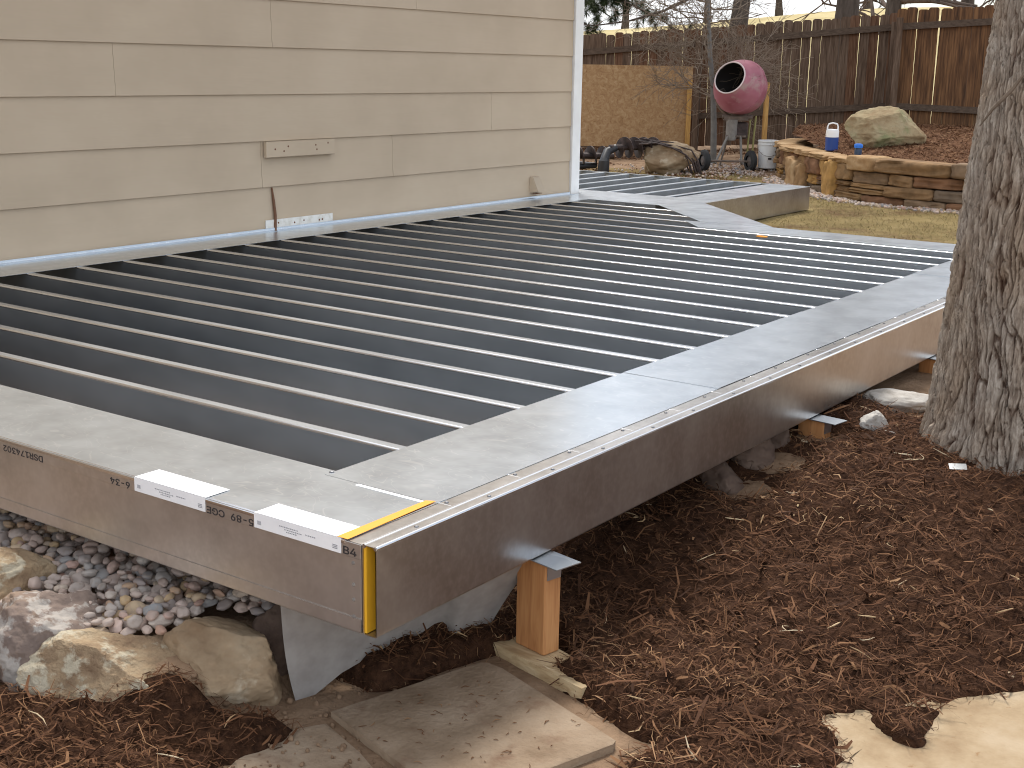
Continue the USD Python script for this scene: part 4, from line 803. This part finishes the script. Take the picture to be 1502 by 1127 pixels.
bucket.part('body', lathe([(0, 0.0), (0.128, 0), (0.132, 0.006), (0.146, 0.30), (0.153, 0.302), (0.153, 0.314), (0.147, 0.316), (0.149, 0.34), (0.155, 0.342), (0.155, 0.356), (0.150, 0.360), (0.144, 0.356), (0.140, 0.30), (0.139, 0.28)], (bk[0], bk[1], bgz), n=36), 'bucket_white', 40)
bucket.part('contents', lathe([(0.1395, 0.325), (0.10, 0.332), (0, 0.338)], (bk[0], bk[1], bgz), n=24), 'bucket_content')
v3 = np.array([EYE[0] - bk[0], EYE[1] - bk[1], 0]); v3 /= np.linalg.norm(v3)
bucket.part('handle', tube([np.array([bk[0], bk[1], bgz + 0.30]) + np.array([-v3[1], v3[0], 0]) * 0.156 * math.cos(t) + v3 * 0.165 * math.sin(t) - np.array([0, 0, 0.14]) * math.sin(t) for t in np.linspace(0, math.pi, 15)], 0.0035, 6), 'frame_grey', True)
bucket.part('mark', cat_([trimesh.convex.convex_hull(np.array([np.array([bk[0], bk[1], bgz + z_]) + (v3 * math.cos(a) + np.array([-v3[1], v3[0], 0]) * math.sin(a)) * r for a in (-0.06, 0.10, 0.26) for z_ in (0.115, 0.140) for r in (0.138, 0.1405)]))]), 'print_ink')
sk = np.array([-5.93, 14.80]); sgz = float(ground_z(*sk))
stk = tube([(sk[0] + 0.0, sk[1], sgz - 0.1), (sk[0] - 0.02, sk[1] + 0.03, 0.45), (sk[0] - 0.04, sk[1] + 0.08, 0.93)], [0.036, 0.04, 0.038], 4)
single('wooden_stake', stk, 'stake_wood', 'yellow wooden stake standing upright behind the white bucket', 'stake')

# ---------------------------------------------------------------- sheet of chipboard, augers, rods, rock
O1, O0 = np.array([-7.50, 15.58]), np.array([-9.35, 14.30]); od = (O1 - O0); ol = np.linalg.norm(od); od /= ol
oz = -0.03
osb = T('chipboard_sheet', 'large tan chipboard sheet standing on edge against the fence', 'board', (-8.5, 14.9, oz))
def along_board(m, o, dirv):
    nrm = np.array([-dirv[1], dirv[0], 0]); return m.apply_transform(np.vstack([np.c_[[*dirv, 0], nrm, [0, 0, 1], [*o, oz]], [0, 0, 0, 1]]))
osb.part('sheet', along_board(box(0, ol, 0, 0.012, -0.03, 1.16, 0.001), O0, od), 'osb_board')
osb.part('edge_stud', along_board(box(ol - 0.075, ol - 0.005, -0.04, -0.001, -0.06, 0.97, 0.003), O0, od), 'stake_wood', label='yellow stud along the right edge')
osb.part('edge_stud', along_board(box(0.02, 0.09, 0.013, 0.05, -0.06, 1.1, 0.003), O0, od), 'stake_wood')
def auger(name, label, p0, p1, R, r, pitch, ph=0):
    p0, p1 = np.array(p0), np.array(p1); d_ = p1 - p0; ln = np.linalg.norm(d_); a, b, d_ = frame_of(d_)
    t_ = T(name, label, 'auger', tuple(np.r_[(p0[:2] + p1[:2]) / 2, min(p0[2], p1[2]) - R]))
    n_ = int(ln / pitch * 22); s = np.linspace(0, 1, n_); an = s * ln / pitch * 2 * np.pi + ph
    ring = lambda rad, o_: p0 + np.outer(s * ln + o_, d_) + rad * (np.cos(an)[:, None] * a + np.sin(an)[:, None] * b)
    V = np.vstack([ring(r * 0.9, -0.006), ring(R, -0.006), ring(R, 0.006), ring(r * 0.9, 0.006)])
    F = []
    for k in range(n_ - 1):
        for q0 in range(3):
            A, B, C_, D_ = q0 * n_ + k, (q0 + 1) * n_ + k, (q0 + 1) * n_ + k + 1, q0 * n_ + k + 1; F += [(A, B, C_), (A, C_, D_)]
    t_.part('flighting', trimesh.Trimesh(V, np.array(F), process=False), 'rust_steel', 40)
    t_.part('shaft', tube([p0 - d_ * 0.12, p1 + d_ * 0.08], r, 12), 'rust_steel', True)
    return t_
aug1 = auger('earth_auger', 'dark steel earth auger with broad spiral lying left of the cable covered rock', (-6.86, 12.42, 0.10), (-6.62, 13.02, 0.09), 0.135, 0.035, 0.155)
aug1.part('motor_head', cat_([lathe([(0, 0), (0.06, 0.0), (0.075, 0.03), (0.07, 0.16), (0.04, 0.2), (0, 0.2)], (-6.90, 12.16, -0.22), (0.02, 0.08, 1), 16), tube([(-6.90, 12.18, -0.06), (-6.92, 12.28, 0.05), (-6.87, 12.40, 0.10)], [0.06, 0.055, 0.045], 12), box(-6.98, -6.72, 12.04, 12.14, -0.245, -0.20, 0.01)]), 'black_plastic')
auger('earth_auger', 'dark rusty auger half hidden by the white corner trim of the house', (-7.65, 11.95, -0.02), (-7.12, 12.62, -0.03), 0.13, 0.04, 0.17, 1.0)
single('black_hose', tube([(-7.9, 12.1, -0.16), (-7.6, 12.15, -0.14), (-7.35, 12.25, -0.16), (-7.2, 12.45, -0.15), (-7.3, 12.62, -0.16), (-7.6, 12.6, -0.15)], 0.035, 10), 'black_plastic', 'black hose loop on the ground by the house corner', 'hose', smooth=True)
single('boulder', rock((-6.44, 13.02, -0.06), (0.86, 0.60, 0.50), 309, 14, 4, 0.20, 0.6), 'boulder_tan', 'tan rock under the pile of dark rods left of the mixer', 'boulder')
for k in range(16):
    o_ = rng.normal(size=3) * [0.06, 0.07, 0.014]; ph = rng.uniform(0, 6.28)
    pts = [np.array(p_) + o_ * w + np.array([0, 0, 0.018 * math.sin(ph + 1.7 * q_)]) for q_, (p_, w) in enumerate((((-6.72, 12.68, 0.15), 1.0), ((-6.55, 12.80, 0.165), 1.2), ((-6.37, 12.92, 0.13), 1.0), ((-6.22, 13.00, 0.06), 1.3), ((-6.13, 13.03, -0.06), 1.3), ((-6.08, 13.05, -0.20), 1.2)))]
    single('bent_rod', tube(pts, 0.007 + 0.008 * rng.random(), 7), 'rust_steel', 'dark bent rod draped over the tan rock left of the mixer', 'rod', 'dark rods draped over the tan rock', smooth=True)

# ---------------------------------------------------------------- fence
def fence_run(label, A, B, za, zb, hgt, mats, n, rails, gaps=True, seed=1):
    r = np.random.default_rng(seed)
    A, B = np.array(A, float), np.array(B, float); d_ = B - A; ln = np.linalg.norm(d_); d_ /= ln; nr = np.array([d_[1], -d_[0]])
    nr = nr if nr @ (EYE[:2] - A) > 0 else -nr
    t_ = T('wood_fence', label, 'fence', (*((A + B) / 2), min(za, zb) - 0.1))
    w = ln / n
    for k in range(n):
        s0 = k * w; zz = za + (zb - za) * (k + 0.5) / n
        g = r.choice([0.002, 0.005, 0.010, 0.014], p=[0.40, 0.30, 0.20, 0.10]) if gaps else 0.0025
        ww = w - g; top = zz + hgt + r.normal() * 0.012; b0 = zz - 0.15
        c = min(0.03, ww / 4)
        pr = Polygon([(0, b0), (ww, b0), (ww, top - 0.028), (ww - c * 0.4, top - 0.008), (ww - c * 1.1, top), (c * 1.1, top), (c * 0.4, top - 0.008), (0, top - 0.028)])
        m = trimesh.creation.extrude_polygon(pr, 0.018, engine='earcut'); v = m.vertices; tlt = r.normal() * 0.004
        s_ = s0 + v[:, 0] + tlt * (v[:, 1] - zz); off = -0.045 - v[:, 2] + r.normal() * 0.002
        V = np.stack([A[0] + d_[0] * s_ + nr[0] * off, A[1] + d_[1] * s_ + nr[1] * off, v[:, 1]], 1)
        t_.part('picket', trimesh.Trimesh(V, m.faces[:, ::-1] if np.cross(np.r_[d_, 0], [0, 0, 1.0]) @ np.r_[nr, 0] > 0 else m.faces, process=False), r.choice(mats))
    for (za_, zb_) in rails:
        V = []
        for s_, z_ in ((0, za_), (ln, zb_)):
            for o_ in (-0.044, -0.006):
                for h_ in (-0.045, 0.045): V.append((A[0] + d_[0] * s_ + nr[0] * o_, A[1] + d_[1] * s_ + nr[1] * o_, z_ + h_))
        t_.part('rail', trimesh.convex.convex_hull(np.array(V)), 'fence_rail')
    for s_ in np.linspace(0.05, ln - 0.05, max(2, int(round(ln / 2.4)) + 1)):
        zz = za + (zb - za) * s_ / ln; p_ = A + d_ * s_
        m = rotz(box(-0.045, 0.045, -0.045, 0.045, zz - 0.3, zz + hgt - 0.12, 0.004), math.degrees(math.atan2(d_[1], d_[0])), [0, 0, 0]); m.apply_translation([p_[0] + nr[0] * 0.041, p_[1] + nr[1] * 0.041, 0])
        t_.part('fence_post', m, 'fence_grey')
    return t_
FA, FB = np.array([-10.75, 15.83]), np.array([-4.98, 17.08])
def fz(s, a, b): return a + (b - a) * s
fence_run('long weathered grey brown wooden fence behind the pink cement mixer', FA, FB, -0.15, 0.27, 1.66, ['fence_grey', 'fence_grey', 'fence_brown'], 42, [(1.23, 1.74), (0.13, 0.62)], True, 11)
fence_run('shorter orange stained wooden fence run ending behind the big tree', (-4.80, 16.45), (-2.2, 17.45), 0.24, 0.36, 1.72, ['fence_orange', 'fence_brown', 'fence_orange'], 19, [(1.72, 1.90), (0.63, 0.55)], False, 12)

# ---------------------------------------------------------------- trees behind
def branchy(base, dirv, length, rad, depth, r, out, spread=0.6, upb=0.15, kids=(3, 5), minr=0.0016, wob=0.12):
    n_ = 5; p = np.array(base, float); d_ = np.array(dirv, float) / np.linalg.norm(dirv); pts = [p.copy()]
    for _ in range(n_ - 1):
        d_ = d_ + r.normal(size=3) * wob + np.array([0, 0, upb * 0.25]); d_ /= np.linalg.norm(d_); p = p + d_ * length / (n_ - 1); pts.append(p.copy())
    out.append((np.array(pts), np.linspace(rad, max(rad * 0.45, minr), n_), depth))
    if depth > 0:
        for _ in range(r.integers(*kids)):
            t = r.uniform(0.25, 1.0); i_ = min(int(t * (n_ - 1)), n_ - 2); q = pts[i_] + (pts[i_ + 1] - pts[i_]) * (t * (n_ - 1) - i_)
            nd = d_ + r.normal(size=3) * spread; nd[2] += upb
            branchy(q, nd, length * r.uniform(0.5, 0.8), max(rad * 0.55, minr), depth - 1, r, out, spread, upb, kids, minr, wob)
r = np.random.default_rng(44)
out = []
S0 = np.array([-6.50, 14.42, float(ground_z(-6.5, 14.42)) - 0.03])
bs = T('bare_shrub', 'leafless grey young tree with a haze of fine twigs behind the mixer', 'shrub', tuple(S0))
stem = [S0, S0 + [-0.02, 0.0, 0.5], S0 + [-0.06, 0.0, 1.0], S0 + [-0.13, -0.02, 1.5], S0 + [-0.18, -0.04, 2.1], S0 + [-0.24, -0.06, 2.8]]
bs.part('stem', tube(stem, [0.045, 0.042, 0.038, 0.032, 0.024, 0.012], 10), 'stem_grey', True)
for k in range(44):
    t = r.uniform(0.36, 0.95); i_ = min(int(t * 5), 4); q = stem[i_] + (stem[i_ + 1] - stem[i_]) * (t * 5 - i_)
    a = r.uniform(0, 6.28); branchy(q, [math.cos(a), math.sin(a), r.uniform(-0.25, 0.5)], r.uniform(0.5, 1.1), 0.010, 3, r, out, 0.55, 0.05, (3, 5), 0.0024, 0.18)
bs.part('twigs', cat_([tube(p_, ra, 4, False) for p_, ra, _ in out]), 'twig_bark', True, kind='stuff')
def far_tree(label, x, y, h, rad, seed, lean=0.0, twig='far_twigs', kids=(3, 5), levels=3, first=0.35, spread=0.6):
    r = np.random.default_rng(seed); z0 = float(max(hill_z(x, y), -0.2)) - 0.1
    t_ = T('bare_tree', label, 'tree', (x, y, z0)); P0 = np.array([x, y, z0])
    st = [P0 + np.array([lean * t * h + 0.06 * h * t * math.sin(3 * t + seed), 0.03 * h * t * math.cos(2 * t + seed), h * t]) for t in np.linspace(0, 1, 9)]
    fl = np.linspace(rad, rad * 0.25, 9); fl[0] *= 1.35
    t_.part('trunk', tube(st, fl, 12), 'far_bark', True)
    o_ = []
    for k in range(16):
        t = r.uniform(first, 1.0); i_ = min(int(t * 8), 7); q = st[i_] + (st[i_ + 1] - st[i_]) * (t * 8 - i_); a = r.uniform(0, 6.28)
        branchy(q, [math.cos(a), math.sin(a), r.uniform(0.1, 0.9)], h * r.uniform(0.2, 0.38), rad * 0.32, levels, r, o_, spread, 0.12, kids, 0.006, 0.15)
    t_.part('crown', cat_([tube(p_, ra, 4, False) for p_, ra, _ in o_]), twig, True, kind='stuff')
far_tree('stout bare tree whose dark trunk rises just behind the fence near its corner', -7.62, 21.75, 8.5, 0.27, 5, 0.0, first=0.5)
far_tree('bare tree with a dark trunk directly above the pink mixer behind the fence', -8.55, 18.9, 8.0, 0.19, 6, 0.01, first=0.4)
far_tree('slim bare tree with mistletoe like clumps right of the stout trunk', -9.3, 28.3, 8.0, 0.24, 7, -0.01, first=0.25)
far_tree('pale bare tree far back, nearest to the big tree in the photo', -7.9, 29.4, 9.0, 0.2, 8, 0.01, first=0.5)
for i, (x, y, h) in enumerate([(-27.5, 39.5, 6.5), (-24.5, 42.0, 6.0), (-21.8, 43.5, 6.5), (-19.6, 45.0, 5.5), (-30.0, 36.0, 7.0), (-17.0, 47.0, 5.5)]):
    far_tree('small leafless tree on the pale grassy hill beyond the fence', x, y, h, 0.13, 20 + i, 0.0, levels=3, first=0.12, kids=(3, 5), spread=0.7)
    stage.GetPrimAtPath('/World/bare_tree_%03d' % (4 + i)).SetCustomDataByKey('group', 'bare trees on the hill')
# pine with drooping dark boughs
r = np.random.default_rng(77)
pz_ = float(ground_z(-12.3, 18.2)) - 0.1; P0 = np.array([-12.3, 18.2, pz_])
pine = T('pine_tree', 'dark green pine with drooping boughs behind the fence beside the house', 'tree', tuple(P0))
pine.part('trunk', tube([P0, P0 + [0, 0, 2], P0 + [0.1, 0, 5], P0 + [0.1, 0.1, 9]], [0.24, 0.2, 0.13, 0.03], 12), 'far_bark', True)
limbs, tips = [], []
for k in range(26):
    hz = r.uniform(2.2, 8.2); a = r.uniform(0, 6.28); ln = (9.5 - hz) * 0.34 * r.uniform(0.7, 1.15)
    if k < 7: a = r.uniform(-1.0, 0.5); ln = r.uniform(1.7, 2.9); hz = r.uniform(2.6, 3.6)
    o_ = P0 + [0.05, 0, hz]; pts = [o_ + np.array([math.cos(a), math.sin(a), 0]) * ln * t + np.array([0, 0, -0.38 * ln * t * t + 0.1 * ln * t]) for t in np.linspace(0, 1, 7)]
    limbs.append(tube(pts, np.linspace(0.035, 0.008, 7), 5, False))
    for t in r.uniform(0.25, 1.0, 26):
        i_ = min(int(t * 6), 5); q = pts[i_] + (pts[i_ + 1] - pts[i_]) * (t * 6 - i_); tips.append(q + r.normal(size=3) * [0.16, 0.16, 0.10])
# one long thin bare bough sweeping right
bp_ = [P0 + [0.1, 0, 2.9], np.array([-11.0, 17.2, 2.1]), np.array([-10.1, 16.9, 1.83]), np.array([-9.4, 17.2, 1.86]), np.array([-8.7, 17.8, 2.15]), np.array([-8.2, 18.4, 2.5])]
limbs.append(tube([np.array([-8.5, 18.85, 2.75]), np.array([-8.75, 18.2, 2.35]), np.array([-9.1, 17.5, 2.02]), np.array([-9.5, 17.05, 1.84]), np.array([-9.95, 16.75, 1.76]), np.array([-10.4, 16.5, 1.78])], [0.03, 0.026, 0.02, 0.016, 0.011, 0.006], 6, False))
pine.part('limbs', cat_(limbs), 'far_bark', True)
tips = np.array(tips); rep = 150; c = np.repeat(tips, rep, 0); nN = len(c)
d = r.normal(size=(nN, 3)); d[:, 2] -= 0.35; d /= np.linalg.norm(d, axis=1, keepdims=True); Ln = r.uniform(0.08, 0.16, nN)
toned(pine.part('crown', ribbons(c + d * (Ln * 0.5)[:, None], d, Ln, np.full(nN, 0.006), np.zeros(nN), r.normal(size=nN) * 0.01, r.normal(size=(nN, 3))), 'pine_needles', False, kind='stuff'), np.repeat(r.random(nN), 6))
